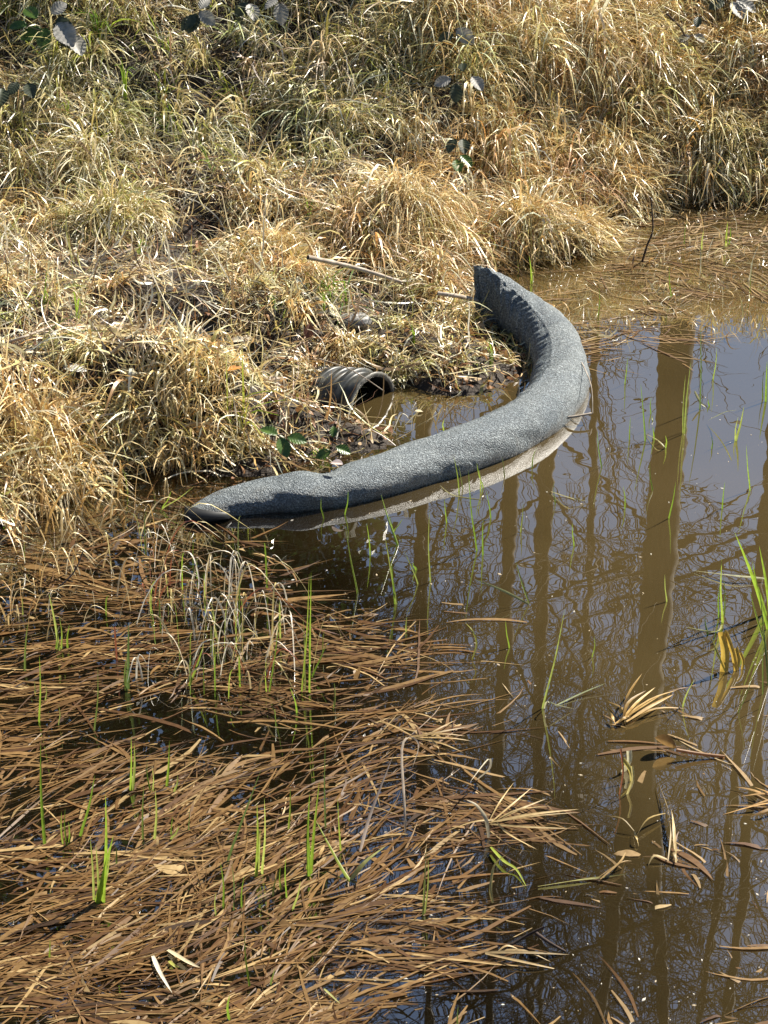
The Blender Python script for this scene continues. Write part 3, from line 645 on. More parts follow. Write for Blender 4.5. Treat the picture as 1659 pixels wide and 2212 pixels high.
# ------------------------------------------------------------------ corrugated pipe
def build_pipe():
    m, nt, b = newmat('black_weathered_plastic'); c = coords(nt)
    no = N(nt, 'ShaderNodeTexNoise', Scale=14.0, Detail=7.0); nt.links.new(c, no.inputs['Vector'])
    nt.links.new(ramp(nt, no.outputs[0], [(.35, (.012, .013, .013)), (.52, (.04, .044, .043)), (.72, (.16, .15, .12))]), b.inputs['Base Color'])
    b.inputs['Roughness'].default_value = .42
    root = empty('corrugated_pipe', PIPE_M, 'black corrugated plastic drain pipe coming out of the bank with its mouth half under water', 'drain pipe')
    root.rotation_euler = (0, 0, 0)
    n, k = 260, 72; s = np.linspace(0, 1.1, n); pitch = .058
    u = (s / pitch) % 1.0
    rib = sstep(u, .10, .28) * (1 - sstep(u, .62, .80))
    lip = 1 - sstep(s, .012, .02)
    rad = PIPE_R - .020 + .020 * rib; rad = np.where(s < .05, PIPE_R - .016, rad)
    rad = rad + (.004 * (1 - sstep(s, .0, .008)))
    side = np.array([-PIPE_DIR[1], PIPE_DIR[0], 0]); up = np.array([0, 0, 1.0])
    an = np.linspace(0, 2 * np.pi, k, endpoint=False)
    ctr = -PIPE_DIR[None] * s[:, None] + np.array([0, 0, -.24])[None] * s[:, None]
    sh = lambda rd: ctr[:, None] + rd[:, None, None] * (side[None, None] * np.cos(an)[None, :, None] + up[None, None] * np.sin(an)[None, :, None])
    out = sh(rad); inn = sh(np.full(n, PIPE_R - .030))
    mesh_np('pipe_wall', out.reshape(-1, 3), grid_faces(n, k, True), m, root, smooth=True)
    mi, _n, bi = newmat('shade_black_inside'); bi.inputs['Base Color'].default_value = (.006, .006, .006, 1); bi.inputs['Roughness'].default_value = .6  # inner wall blackened to hold the shade inside the mouth
    mesh_np('pipe_inside', inn.reshape(-1, 3), grid_faces(n, k, True)[:, ::-1], mi, root, smooth=True)
    a, b2 = out[0], inn[0]
    j = np.random.default_rng(2).normal(0, .0012, (k, 3))
    o_ = a + PIPE_DIR * .006 + j; i_ = b2 + PIPE_DIR * .006 + j
    v = np.concatenate([a, o_, i_, b2]); f = np.concatenate([grid_faces(2, k, True), grid_faces(2, k, True, k), grid_faces(2, k, True, 2 * k)])
    m2, nt2, bb = newmat('scuffed_plastic_rim'); bb.inputs['Base Color'].default_value = (.12, .115, .10, 1); bb.inputs['Roughness'].default_value = .5
    mesh_np('rim', v, f, m2, root)
build_pipe()

# ------------------------------------------------------------------ upright green shoots
SHOOT_PAL = [(0.30, 0.45, 0.05), (0.36, 0.48, 0.07), (0.22, 0.36, 0.04), (0.42, 0.50, 0.12)]
OLIVE = [(0.16, 0.22, 0.05), (0.12, 0.18, 0.05)]
rs = random.Random(77)
def shoot(specs, label, dark=False, group='green reed shoots standing in the water', wmul=1.0, cat='reed shoot', name='reed_shoot', mat=None):
    """specs: (base px, base py, top px, top py, width mm[, bend px]) -> an Empty with one blade each; a point list makes a bent blade"""
    b0 = G(specs[0][0], specs[0][1]); root = empty(name, b0, label, cat, group)
    for s in specs:
        bx, by, tx, ty, wmm = s[:5]; bend = s[5] if len(s) > 5 else rs.uniform(-3, 3)
        g = G(bx, by); dy = rs.uniform(-.02, .02); top = V(tx, ty, g[1] + dy)
        mid = (g + top) / 2 + np.array([bend / 620.0, 0, 0]); low = g + (g - mid) * .0 + np.array([0, 0, -.06])
        pts = np.array([low, g, mid, top]) - b0
        v, f = strip(pts, wmm / 1000 * wmul, fold=.45, n=12, side=np.array([math.cos(rs.uniform(-.5, .5)), math.sin(rs.uniform(-.6, .6)), 0]), basew=.75, roll=rs.uniform(-.6, .6))
        c = np.array(rs.choice(OLIVE if dark else SHOOT_PAL)) * rs.uniform(.85, 1.2)
        mesh_np('blade', v, f, mat or M_GREEN, root, np.repeat(c[None], len(v), 0), smooth=True)
    return root
def bent(pts_px, wmm, label, col=(0.40, 0.45, 0.10), name='bent_reed_blade', cat='reed blade', group=None, mat=None, tip=True, roll=0.0, n=16, side=None):
    """one blade through points (px, py, z): each z is its height over the water"""
    P = np.array([G(a, b, z) for a, b, z in pts_px]); b0 = P[0].copy(); b0[2] = 0
    v, f = strip(P - b0, wmm / 1000, fold=.3, n=n, tip=tip, roll=roll, side=side)
    o = mesh_np(name, v, f, mat or M_GREEN, None, np.repeat(np.array(col)[None], len(v), 0), smooth=True)
    o.location = tuple(b0)
    return tag(o, label, cat, group)
shoots = [
 ([(128,1408,105,1280,9),(122,1404,118,1345,7),(133,1402,128,1330,6),(146,1400,150,1350,7)], 'four-bladed green shoot on the left, nearest above the patch of thin tufts'),
 ([(54,1449,60,1345,7)], 'single short green spike close to the left edge, below the tangled straw', True),
 ([(84,1561,85,1416,6),(76,1500,74,1470,4),(98,1515,97,1475,4)], 'tall thin green spike with two tiny ones beside it near the left edge'),
 ([(127,1566,126,1521,4)], 'tiny lone green tip just right of the tall thin spike at the left edge'),
 ([(203,1581,211,1441,6)], 'dark olive straight spike between the left edge and the broad dark blade', True),
 ([(276,1491,278,1346,11),(272,1490,273,1420,8)], 'broad dark green blade standing alone on the left of the arching dry tuft', True),
 ([(410,1483,440,1393,9)], 'short bright green blade leaning right beside a white glint', False),
 ([(575,1497,575,1421,5),(582,1497,604,1326,5)], 'pair of a short and a long thin blade left of the tallest three spikes'),
 ([(652,1496,668,1240,6),(668,1497,672,1236,6),(660,1495,655,1330,4)], 'the tallest group of three slender spikes right of the arching dry tuft'),
 ([(676,1462,708,1386,8)], 'bright blade leaning right at the foot of the tallest three spikes'),
 ([(641,1541,626,1484,6)], 'small blade leaning left below the tallest three spikes'),
 ([(722,1531,722,1474,7),(722,1480,745,1498,4)], 'short blade with a folded-over tip in open water right of the tallest spikes'),
 ([(773,1282,745,1131,6)], 'long thin blade leaning left in open water below the middle of the sock'),
 ([(281,1709,283,1590,10),(287,1709,290,1605,9)], 'two thick bright blades close together in the brown leaves'),
 ([(361,1700,366,1600,8),(377,1712,384,1674,7)], 'thick bright blade with a small one at its foot, right of the thick pair'),
 ([(325,1709,318,1640,5),(330,1709,328,1655,4)], 'thin double shoot between the two thick bright groups'),
 ([(97,1826,88,1600,9)], 'very tall bright spike near the left edge in the lower brown leaves'),
 ([(136,1826,133,1754,5),(145,1830,141,1745,5),(150,1824,148,1775,5)], 'three short upright blades right of the very tall left spike'),
 ([(173,1809,205,1674,8)], 'long blade leaning right beside the three short upright blades'),
 ([(309,1816,311,1694,6)], 'slim olive spike just left of a yellow-green one in the brown leaves', True),
 ([(334,1815,335,1704,7)], 'slim yellow-green spike standing next to the slim olive one'),
 ([(369,1816,387,1784,7),(370,1805,373,1763,4)], 'small V-shaped shoot right of the slim yellow-green spike'),
 ([(407,1796,410,1749,5)], 'tiny dark spike right of the small V-shaped shoot', True),
 ([(208,1952,245,1804,14),(222,1950,228,1716,11),(203,1948,195,1810,7),(215,1950,207,1825,8),(212,1951,238,1840,10)], 'largest bright green clump in the brown leaves at lower left'),
 ([(252,1868,251,1824,5)], 'faint spike right of the largest bright green clump', True),
 ([(553,1896,555,1734,9),(565,1888,571,1724,8),(559,1880,562,1790,5)], 'tall upright green clump of three blades left of the other tall bright clump'),
 ([(667,1896,669,1714,10),(671,1890,690,1688,9),(664,1880,665,1800,7)], 'tall bright clump whose right blade leans right, lower middle'),
 ([(624,1791,627,1699,6)], 'thin spike standing behind and between the two tall clumps'),
 ([(703,1790,703,1595,5)], 'very thin tall spike right of the two tall clumps', True),
 ([(735,1839,729,1721,7)], 'single blade leaning slightly left, right of the tall bright clump'),
 ([(492,1861,565,1660,7)], 'long thin stalk leaning strongly right left of the upright clump', True),
 ([(483,1960,476,1862,6)], 'short straight spike left of the three low ones at lower middle'),
 ([(505,1967,500,1860,4)], 'thin dark stalk beside the short straight spike at lower middle', True),
 ([(522,1962,528,1890,5)], 'small spike leaning right of the thin dark stalk'),
 ([(466,1975,467,1926,4)], 'smallest green tip left of the short straight spike'),
 ([(590,1937,603,1880,6)], 'small blade leaning right under the tall upright clump'),
 ([(619,1942,617,1848,5),(607,1925,606,1870,5)], 'twin thin spikes under and between the tall clumps'),
 ([(632,1967,649,1903,6)], 'blade leaning right below the twin thin spikes'),
 ([(540,2134,528,2004,5)], 'straight thin spike alone near the bottom, left of centre'),
 ([(107,2070,108,2029,5)], 'little bright tip low on the left among brown leaves'),
 ([(494,2204,496,2150,8)], 'short pale spike at the bottom edge'),
 ([(584,2128,594,2090,5)], 'short olive tip at the edge of the leaf mat near the bottom', True),
 ([(915,1978,921,1824,7),(918,1975,925,1850,5)], 'slim green pair standing at the right rim of the brown leaf mat'),
 ([(990,2230,990,2172,5)], 'thin spike cut by the bottom edge in dark open water', True),
 ([(857,1306,832,1161,7),(853,1305,845,1200,5)], 'blade pair leaning left in open water, second row below the sock'),
 ([(860,1180,823,1068,9),(858,1178,840,1110,6),(850,1150,870,1120,5)], 'bright leaning clump in the water just below the sock middle'),
 ([(930,1258,928,1100,5)], 'thin upright blade right of the bright leaning clump'),
 ([(903,1262,873,1190,5),(899,1232,892,1215,8)], 'thin blade leaning left with a small leaf, left of the thin upright one'),
 ([(877,1366,879,1332,6)], 'short stub in open water under the leaning pairs'),
 ([(1030,1191,1012,1015,6)], 'tall blade leaning left just right of centre below the sock'),
 ([(1043,1200,1044,1118,6)], 'short upright blade beside the tall one leaning left'),
 ([(992,1068,980,985,5),(1000,1058,990,1000,4)], 'fine shoot touching the lower flank of the sock'),
 ([(1038,1062,1035,1015,5),(1044,1055,1030,1000,4)], 'second fine shoot right of that at the sock flank'),
 ([(1172,1531,1220,1316,6)], 'long slender blade leaning right in the dark reflections'),
 ([(1560,1345,1559,1206,9),(1565,1330,1562,1240,7),(1553,1335,1556,1260,6)], 'bright pointed shoot near the right edge above the yellow leaf'),
 ([(1530,1372,1524,1320,10)], 'small broad shoot left of the bright pointed one'),
 ([(1475,1527,1500,1468,5)], 'white-green blade leaning right below the tall trunk reflection'),
 ([(1652,1330,1587,1150,16),(1659,1360,1625,1210,10),(1665,1340,1640,1180,12),(1655,1400,1618,1270,8)], 'largest green clump cut by the right edge, halfway down'),
 ([(1660,1480,1640,1260,7),(1648,1500,1650,1330,5),(1665,1520,1655,1380,7)], 'dense dark green stalks at the right edge under the largest clump', True),
 ([(1596,1540,1625,1465,6)], 'olive blade leaning right, left of the dense dark stalks', True),
 ([(1147,613,1143,552,8),(1150,613,1152,575,6)], 'two-bladed bright shoot behind the far end of the sock'),
 ([(1293,682,1294,618,7)], 'bright blade right of the sock in the reflected straw'),
 ([(1394,953,1384,828,6)], 'long blade leaning left in open water right of the bend'),
 ([(1406,895,1407,858,5)], 'very short spike right of the long left-leaning blade'),
 ([(1479,937,1493,778,9),(1476,935,1481,808,7),(1482,930,1480,850,6)], 'bright three-bladed shoot right of the sock bend'),
 ([(1512,884,1513,702,6)], 'tall thin olive stalk behind the bright three-bladed shoot', True),
 ([(1590,953,1607,878,9),(1588,950,1595,900,6)], 'bright shoot leaning right with a long dropped leaf'),
 ([(1438,968,1437,940,6)], 'stubby shoot at the end of a fallen blade right of the bend'),
 ([(1532,878,1531,862,6)], 'tiny tip between the olive stalk and the right-leaning bright shoot'),
 ([(1538,970,1536,942,6)], 'squat tip below the bright three-bladed shoot'),
 ([(1654,868,1657,780,9),(1648,862,1650,800,7)], 'green clump at the right edge level with the sock bend'),
 ([(1410,912,1412,895,5),(1413,950,1410,920,6)], 'pale stub just below the very short spike'),
 ([(1515,540,1520,498,9)], 'yellow-green blade in the shallows at upper right'),
 ([(1568,535,1572,478,11),(1575,530,1578,490,8)], 'bright yellow double blade in the shallows near the right bank'),
 ([(1478,528,1486,470,5)], 'dark thin blade in the shallows left of the yellow-green one', True),
 ([(1120,590,1118,560,6)], 'small shoot at the foot of the tall straw behind the sock end'),
 ([(958,930,960,905,6)], 'little shoot in the strip of water between the pipe and the sock'),
 ([(20,1140,10,1090,6),(26,1142,24,1105,5)], 'pair of shoots in the water at the left edge below the straw'),
 ([(50,1330,48,1290,5)], 'tiny shoot on the wet straw at the left edge'),
 ([(345,1105,420,1050,5),(350,1100,370,1060,5),(335,1095,330,1060,4)], 'yellow-green spray of blades left of the near end of the sock'),
 ([(275,1060,262,1005,6),(310,1010,306,960,5)], 'two slim blades in front of the dark undercut of the bank'),
 ([(1240,1180,1236,1130,5)], 'hair-thin shoot in the open water right of the tall left-leaning blade'),
 ([(1300,1010,1290,930,5)], 'thin shoot just below the outside of the sock bend'),
 ([(1350,1100,1346,1050,5)], 'thin shoot in front of the thick trunk reflection'),
 ([(1445,1120,1460,1040,5)], 'slim shoot leaning right over the bright sky reflection'),
 ([(1620,1060,1612,960,5)], 'thin shoot near the right edge above the largest clump'),
 ([(1100,1400,1092,1340,5)], 'slim shoot among the branch reflections right of the hooked blade'),
 ([(1280,1420,1284,1375,5)], 'tiny shoot between the slender blade and the thick trunk reflection'),
 ([(1350,830,1356,770,5)], 'thin shoot off the outer side of the sock'),
 ([(1620,640,1626,560,5)], 'yellowish blade in the shallows close to the right edge'),
 ([(1450,640,1446,575,5)], 'yellowish blade in the mirrored straw left of the right edge one'),
 ([(700,1120,694,1075,5)], 'fine shoot in front of the left half of the sock'),
 ([(745,1112,752,1060,5)], 'fine shoot left of the bright leaning clump below the sock'),
 ([(1090,1030,1084,985,5)], 'fine shoot rising against the lower flank of the sock, right one'),
 ([(1150,1010,1160,965,5)], 'fine shoot leaning right below the sock bend'),
 ([(800,1200,792,1130,5)], 'slim blade leaning left between the mat and the leaning clump'),
 ([(965,1130,960,1078,5)], 'short fine shoot below the middle of the sock'),
 ([(1200,1090,1196,1040,5)], 'thin shoot between the sock bend and the floating pale blade'),
 ([(1125,1150,1130,1085,5)], 'thin shoot left of the hair-thin one in the open water'),
 ([(1410,1060,1404,1000,5)], 'thin shoot standing in the thick trunk reflection'),
 ([(1560,1100,1566,1040,5)], 'thin shoot in the bright sky reflection near the right side'),
 ([(1060,1120,1050,1060,5)], 'thin shoot just left of the tall left-leaning blade, below the sock'),
 ([(1360,950,1362,900,5)], 'thin shoot between the sock bend and the long left-leaning blade'),
 ([(1540,820,1548,750,5)], 'thin shoot right of the tall olive stalk'),
 ([(1440,1300,1436,1240,5)], 'thin shoot at the right edge of the thick trunk reflection'),
 ([(160,690,152,600,7),(167,688,170,620,9),(172,690,180,640,6)], 'bright green tuft growing on the trampled bank at left'),
]
def ground_shoot(specs, label):
    b0 = None
for s in shoots[:-1]:
    shoot(s[0], s[1], dark=(len(s) > 2 and s[2]), cat='green shoot')
# tufts on land: grown from the ground that the photo shows there
def land_point(px, py):
    z = .1
    for _ in range(25):
        g = G(px, py, z); z = .5 * z + .5 * float(H(np.array([g[0]]), np.array([g[1]]))[0])
    g = G(px, py, z); return g
def land_tuft(px, py, hgt, n, wmm, label, col=None, name='grass_tuft', cat='grass tuft', spread=.45, mat=None, droop=.5, group=None, pal=None):
    b0 = land_point(px, py); root = empty(name, b0, label, cat, group)
    for i in range(n):
        a = rs.uniform(0, 6.28); l = hgt * rs.uniform(.6, 1.1); sp = spread * rs.uniform(.1, 1)
        d = np.array([math.cos(a), math.sin(a), 0])
        if col is None: c = np.array(rs.choice(pal or SHOOT_PAL))
        else: c = np.array(col)
        P = [d * .008 + np.array([0, 0, -.02]), d * l * sp * .25 + np.array([0, 0, l * .45]), d * l * sp * .7 + np.array([0, 0, l * (.92 - droop * sp * .3)]), d * l * sp * (1.2 + droop) + np.array([0, 0, l * (1 - droop * sp * 1.2)])]
        v, f = strip(np.array(P), wmm / 1000 * rs.uniform(.7, 1.2), fold=.4, n=10, side=np.array([rs.uniform(-1, 1), rs.uniform(-1, 1), .01]), basew=.7)
        mesh_np('blade', v, f, mat or M_GREEN, root, np.repeat((c * rs.uniform(.8, 1.15))[None], len(v), 0), smooth=True)
    return root
land_tuft(168, 695, .13, 6, 8, 'bright green tuft growing on the trampled straw at left')
land_tuft(270, 205, .16, 8, 9, 'broad bright green tuft high on the bank at left')
land_tuft(150, 270, .16, 5, 7, 'slim green tuft below the grey bramble leaves at top left')
land_tuft(300, 560, .10, 5, 6, 'small green tuft at the edge of the dark hollow')
land_tuft(700, 690, .12, 9, 6, 'dense upright green tuft above the corrugated pipe')
land_tuft(712, 870, .10, 8, 6, 'yellow-green tuft in front of the left side of the pipe')
land_tuft(895, 745, .08, 5, 7, 'dark green tuft on the flat ledge right of the pipe')
land_tuft(1062, 790, .10, 6, 7, 'bright tuft on the ledge near the inside of the sock bend')
land_tuft(668, 480, .12, 5, 7, 'slender green blades on the dry hump in the middle of the bank')
land_tuft(758, 905, .06, 7, 5, 'low green tuft at the water under the pipe mouth')

# bent / floating single blades
FB = 'single blades bent over or floating on the pond'
def zz(l, z): return [(a, b, z) for a, b in l]
bent([(1060,1830,.012),(1088,1860,.015),(1115,1878,.01),(1137,1915,.004)], 9, 'bright green bent leaf floating low on the open water', (.42,.5,.08), group=FB)
bent([(1162,1915,.004),(1260,1900,.006),(1358,1887,.004)], 7, 'long thin pale blade floating nearly level in the open water', (.42,.4,.16), group=FB)
bent([(1143,1305,.004),(1085,1275,.05),(1025,1251,.09)], 8, 'pale blade slanting up left from a joint in open water', (.45,.47,.22), group=FB)
bent([(1143,1303,.003),(1128,1260,.07),(1114,1213,.14)], 6, 'upright arm of the pale slanting blade pair', (.33,.4,.1), group=FB)
bent([(1176,1531,.003),(1182,1516,.04),(1200,1522,.03),(1240,1531,.003)], 6, 'small pale blade arched at the foot of the long slender one', (.5,.5,.3), group=FB)
bent([(1200,1524,.003),(1250,1500,.01),(1308,1476,.02)], 5, 'straight pale sliver lying right of the arched blade', (.4,.45,.25), group=FB)
bent([(1020,1425,.003),(1030,1390,.05),(1020,1362,.09),(1006,1346,.1)], 6, 'curled yellow-green blade with a hooked tip in open water', (.45,.45,.1), group=FB)
bent([(756,1902,.003),(735,1870,.02),(682,1772,.08)], 9, 'green blade running up left from an elbow in the leaf mat', (.38,.47,.08), group=FB)
bent([(758,1900,.003),(790,1862,.04),(833,1828,.09)], 12, 'broad pale blade running up right from the elbow in the leaf mat', (.48,.5,.2), group=FB)
bent([(1190,1062,.004),(1230,1075,.02),(1267,1082,.004)], 6, 'pale blade floating just right below the sock', (.45,.42,.2), group=FB)
bent([(1040,1080,.01),(980,1070,.03),(950,1048,.05)], 5, 'thin blade lying along the lower flank of the sock', (.45,.42,.18), group=FB)
bent([(1437,968,.004),(1420,950,.02),(1395,937,.004)], 6, 'fallen yellowish blade pointing at the stubby shoot', (.5,.46,.2), group=FB)
bent([(1590,886,.10),(1565,890,.06),(1530,908,.01)], 5, 'long dropped leaf of the right-leaning bright shoot', (.38,.42,.12), group=FB)
bent([(1500,845,.06),(1512,868,.02),(1525,880,.004)], 9, 'broad pale leaf hanging beside the olive stalk', (.6,.58,.3), group=FB)
bent([(1655,1250,.01),(1580,1242,.02),(1495,1232,.004)], 9, 'long pale blade floating level near the right edge', (.5,.5,.3), group=FB)
bent([(1560,1350,.02),(1545,1365,.03),(1480,1354,.05)], 6, 'yellow-green blade held out left above the yellow leaf', (.45,.47,.2), group=FB)
bent([(1567,1450,.004),(1550,1410,.06),(1536,1375,.10)], 7, 'slanting blade left of the yellow folded leaf', (.45,.45,.12), group=FB)
bent([(1030,1685,.004),(1058,1660,.05),(1055,1640,.09),(1015,1690,.09)], 7, 'white dry blade curling over in open water', (.6,.56,.42), mat=M_STRAW, group=FB)
bent([(1056,1810,.004),(1050,1770,.06),(1030,1740,.09),(1008,1728,.10)], 10, 'thick pale blade arching left above the fan of straw', (.62,.55,.38), mat=M_STRAW, group=FB)
bent([(1065,1950,.004),(1060,1920,.04),(1068,1870,.09),(1095,1845,.12)], 8, 'yellowish stalk with a kink at the rim of the leaf mat', (.5,.42,.15), mat=M_STRAW, group=FB)
bent([(778,1840,.004),(800,1760,.07),(850,1630,.19)], 9, 'long pink-white dry blade leaning right over the leaf mat', (.62,.5,.4), mat=M_STRAW, group=FB)
bent([(876,1800,.004),(874,1740,.07),(868,1620,.17),(885,1592,.19),(905,1610,.17),(890,1660,.13)], 7, 'tall dry blade hooked over at its top in the leaf mat', (.6,.5,.38), mat=M_STRAW, group=FB)
bent([(330,2065,.006),(345,2100,.01),(372,2145,.004)], 11, 'white dry blade lying low at the bottom left', (.75,.7,.55), mat=M_STRAW, group=FB)
bent([(362,2052,.006),(400,2075,.012),(432,2090,.004)], 12, 'pale broad blade piece left of centre near the bottom', (.66,.56,.36), mat=M_STRAW, group=FB)
bent([(365,2076,.006),(375,2085,.01),(388,2090,.004)], 9, 'small yellow-green scrap near the bottom', (.5,.5,.12), group=FB)
bent([(700,2136,.006),(715,2150,.008),(735,2168,.004)], 6, 'bright green sliver at the bottom rim of the mat', (.5,.5,.2), group=FB)

# ------------------------------------------------------------------ sodden yellow leaves and fans
def leafshape(L, W, cup=.25, n=14, m=5, serr=0.0, pleat=0.0, droop=.3):
    """a leaf lying along +X, base at 0: pleated between side veins, toothed at the margin"""
    t = np.linspace(0, 1, n); u = np.linspace(-1, 1, m)
    hw = W * .5 * np.sin(np.pi * np.clip(t, 0, 1) ** .8) ** .75
    if serr: hw = hw * (1 + serr * ((np.arange(n) % 2) * 2 - 1) * (t > .05))
    X = t[:, None] * L + 0 * u[None]; Y = hw[:, None] * u[None]
    Z = cup * np.abs(Y) - droop * L * t[:, None] ** 2 + pleat * np.sin(t[:, None] * 42 - np.abs(u[None]) * 5) * np.abs(u[None]) * (1 - t[:, None] * .5)
    X = X + np.abs(Y) * .25
    return np.stack([X, Y, Z], -1).reshape(-1, 3), grid_faces(n, m)
def orient(v, yaw, pitch=0, roll=0):
    M = Matrix.Rotation(yaw, 3, 'Z') @ Matrix.Rotation(-pitch, 3, 'Y') @ Matrix.Rotation(roll, 3, 'X')
    return v @ np.array(M).T
M_YEL = blade_mat('yellow_dead_leaf', .5, .4, .5)
def dead_leaf(px, py, L, W, yaw, pitch, roll, col, label, name='dead_leaf', cat='dead leaf', z=None, cup=.3, droop=.2, mat=None, group=None, pleat=0.0, serr=0.0):
    b0 = land_point(px, py) if z is None else G(px, py, z)
    v, f = leafshape(L, W, cup, droop=droop, pleat=pleat, serr=serr, n=18 if not serr else 27, m=7); v = orient(v, yaw, pitch, roll)
    v[:, :2] -= (v[:, :2].mean(0))
    if z is None:
        need = (H(b0[0] + v[:, 0], b0[1] + v[:, 1]) - (b0[2] + v[:, 2])).max(); v[:, 2] += max(0, need * .5) + .03
    o = mesh_np(name, v, f, mat or M_LITTER, None, np.repeat(np.array(col)[None], len(v), 0), smooth=True); o.location = tuple(b0)
    return tag(o, label, cat, group)
# yellow folded pair, right edge
r0 = empty('folded_leaf', G(1575, 1448), 'upright yellow folded leaf pair glowing in the water near the right edge', 'dead leaf')
for (tx, ty, bx, by, wm) in [(1562, 1365, 1566, 1452, 26), (1568, 1366, 1590, 1450, 14), (1590, 1400, 1592, 1446, 16), (1600, 1410, 1604, 1446, 9)]:
    g = G(bx, by); tp_ = V(tx, ty, g[1] + .01); v, f = strip(np.array([g - [0, 0, .04], g, (g + tp_) / 2 + [.006, 0, 0], tp_]) - G(1575, 1448), wm / 1000, fold=.5, n=10, tip=False, basew=1)
    mesh_np('leaf_fold', v, f, M_YEL, r0, np.repeat(np.array([[.72, .50, .10]]), len(v), 0), smooth=True)
r0 = empty('folded_leaf', G(1350, 1700), 'yellow and white leaf folded over a red stem in the lower open water', 'dead leaf')
for (tx, ty, bx, by, wm, cc) in [(1341, 1618, 1339, 1716, 5, (.35, .14, .07)), (1360, 1622, 1348, 1668, 15, (.80, .74, .48)), (1346, 1640, 1366, 1688, 11, (.66, .56, .16)), (1366, 1655, 1356, 1716, 7, (.70, .60, .25))]:
    g = G(bx, by); tp_ = V(tx, ty, g[1] + .01); v, f = strip(np.array([g - [0, 0, .04], g, (g + tp_) / 2 + [.008, 0, 0], tp_]) - G(1350, 1700), wm / 1000, fold=.5, n=10, tip=False, basew=1)
    mesh_np('leaf_fold', v, f, M_YEL, r0, np.repeat(np.array([cc]), len(v), 0), smooth=True)
def fan(cx, cy, arms, label, w0=16, col=(.50, .33, .13), name='leaf_fan', z0=.01):
    b0 = G(cx, cy); root = empty(name, b0, label, 'dead leaf fan')
    for (tx, ty, zt, wm) in arms:
        zt = zt * .4; tpt = G(tx, ty, zt); sx = G(cx + rs.uniform(-18, 18), cy + rs.uniform(-6, 6), z0); mid = (sx + tpt) / 2 + np.array([0, 0, .012])
        v, f = strip(np.array([sx, mid + [rs.uniform(-.02, .02), rs.uniform(-.02, .02), 0], tpt]) - b0, wm * .5 / 1000, fold=.25, n=9, side=np.array([rs.uniform(-.3, .3), 1, rs.uniform(-.2, .5)]), basew=.5)
        c = np.array(col) * rs.uniform(.45, 1.05)
        mesh_np('leaf', v, f, M_MAT if zt < .03 else M_YEL, root, np.repeat(c[None], len(v), 0), smooth=True)
fan(1345, 1560, [(1387, 1455, .12, 20), (1415, 1485, .06, 18), (1430, 1500, .05, 16), (1455, 1500, .03, 20), (1465, 1490, .02, 14), (1395, 1492, .07, 20), (1360, 1545, .02, 22), (1300, 1530, .01, 18), (1312, 1515, .02, 14), (1480, 1530, .005, 14)],
    'fan of broad brown and yellow leaves breaking the surface below the thick trunk reflection', col=(.55, .36, .13))
fan(1065, 1775, [(1250, 1748, .02, 16), (1185, 1742, .03, 13), (1180, 1725, .03, 13), (1240, 1790, .004, 13), (1150, 1700, .05, 10), (1160, 1835, .01, 12), (950, 1800, .01, 12), (1250, 1755, .01, 11), (1110, 1690, .05, 9)],
    'fan of straw-coloured blades reaching right from the rim of the leaf mat', col=(.60, .44, .2))
fan(1062, 2055, [(1230, 2062, .004, 18), (1190, 2078, .002, 14), (1120, 2050, .012, 15), (1210, 2095, -.01, 14)], 'flat bundle of brown blades floating near the bottom in open water', col=(.55, .4, .2))
fan(1362, 1800, [(1447, 1755, .03, 17), (1310, 1762, .06, 8), (1380, 1830, .003, 13)], 'spread leaf with a thin forked stem right of centre, low down', col=(.52, .38, .15))
fan(1450, 1860, [(1437, 1700, .05, 17), (1422, 1690, .03, 9), (1475, 1838, .01, 16), (1400, 1870, .005, 14)], 'pale pointed leaf standing out of the sparse leaves at lower right', col=(.55, .42, .2))
fan(1700, 1730, [(1600, 1720, .03, 20), (1610, 1745, .03, 16), (1630, 1700, .05, 14), (1620, 1765, .01, 18), (1590, 1700, .02, 16), (1640, 1690, .07, 14), (1560, 1760, 0, 16)],
    'thick fan of orange-brown leaves cut by the right edge', col=(.58, .36, .15))
fan(1300, 1895, [(1352, 1840, .03, 15), (1365, 1860, .02, 9)], 'brown leaf resting slantwise with its dark shadow left of the forked trunk reflection', col=(.5, .34, .15))
fan(900, 1590, [(1010, 1570, .004, 14), (1015, 1600, .003, 12), (1000, 1625, .003, 12), (985, 1555, .004, 10), (950, 1640, .003, 12), (800, 1560, .01, 12), (1005, 1590, .002, 11)], 'dense flat fan of reed blades pointing right at the rim of the mat', col=(.55, .38, .16))
# curled cup leaf with stem
b0 = G(1460, 1628); rc = empty('curled_leaf', b0, 'brown curled leaf with a long straight stem floating at lower right', 'dead leaf')
v, f = leafshape(.06, .034, 1.6, droop=-.5); v = orient(v, R(200), .2, .9); v[:, 2] += .018
mesh_np('leaf_cup', v, f, M_YEL, rc, np.repeat(np.array([[.26, .16, .06]]), len(v), 0), smooth=True)
P = np.array([G(1462, 1620, .03), G(1510, 1628, .015), G(1565, 1634, .004)]) - b0
v, f = tube_np(spline(P, 10), np.linspace(.005, .004, 10), 6); mesh_np('stem', v, f, M_YEL, rc, np.repeat(np.array([[.40, .24, .13]]), len(v), 0), smooth=True)

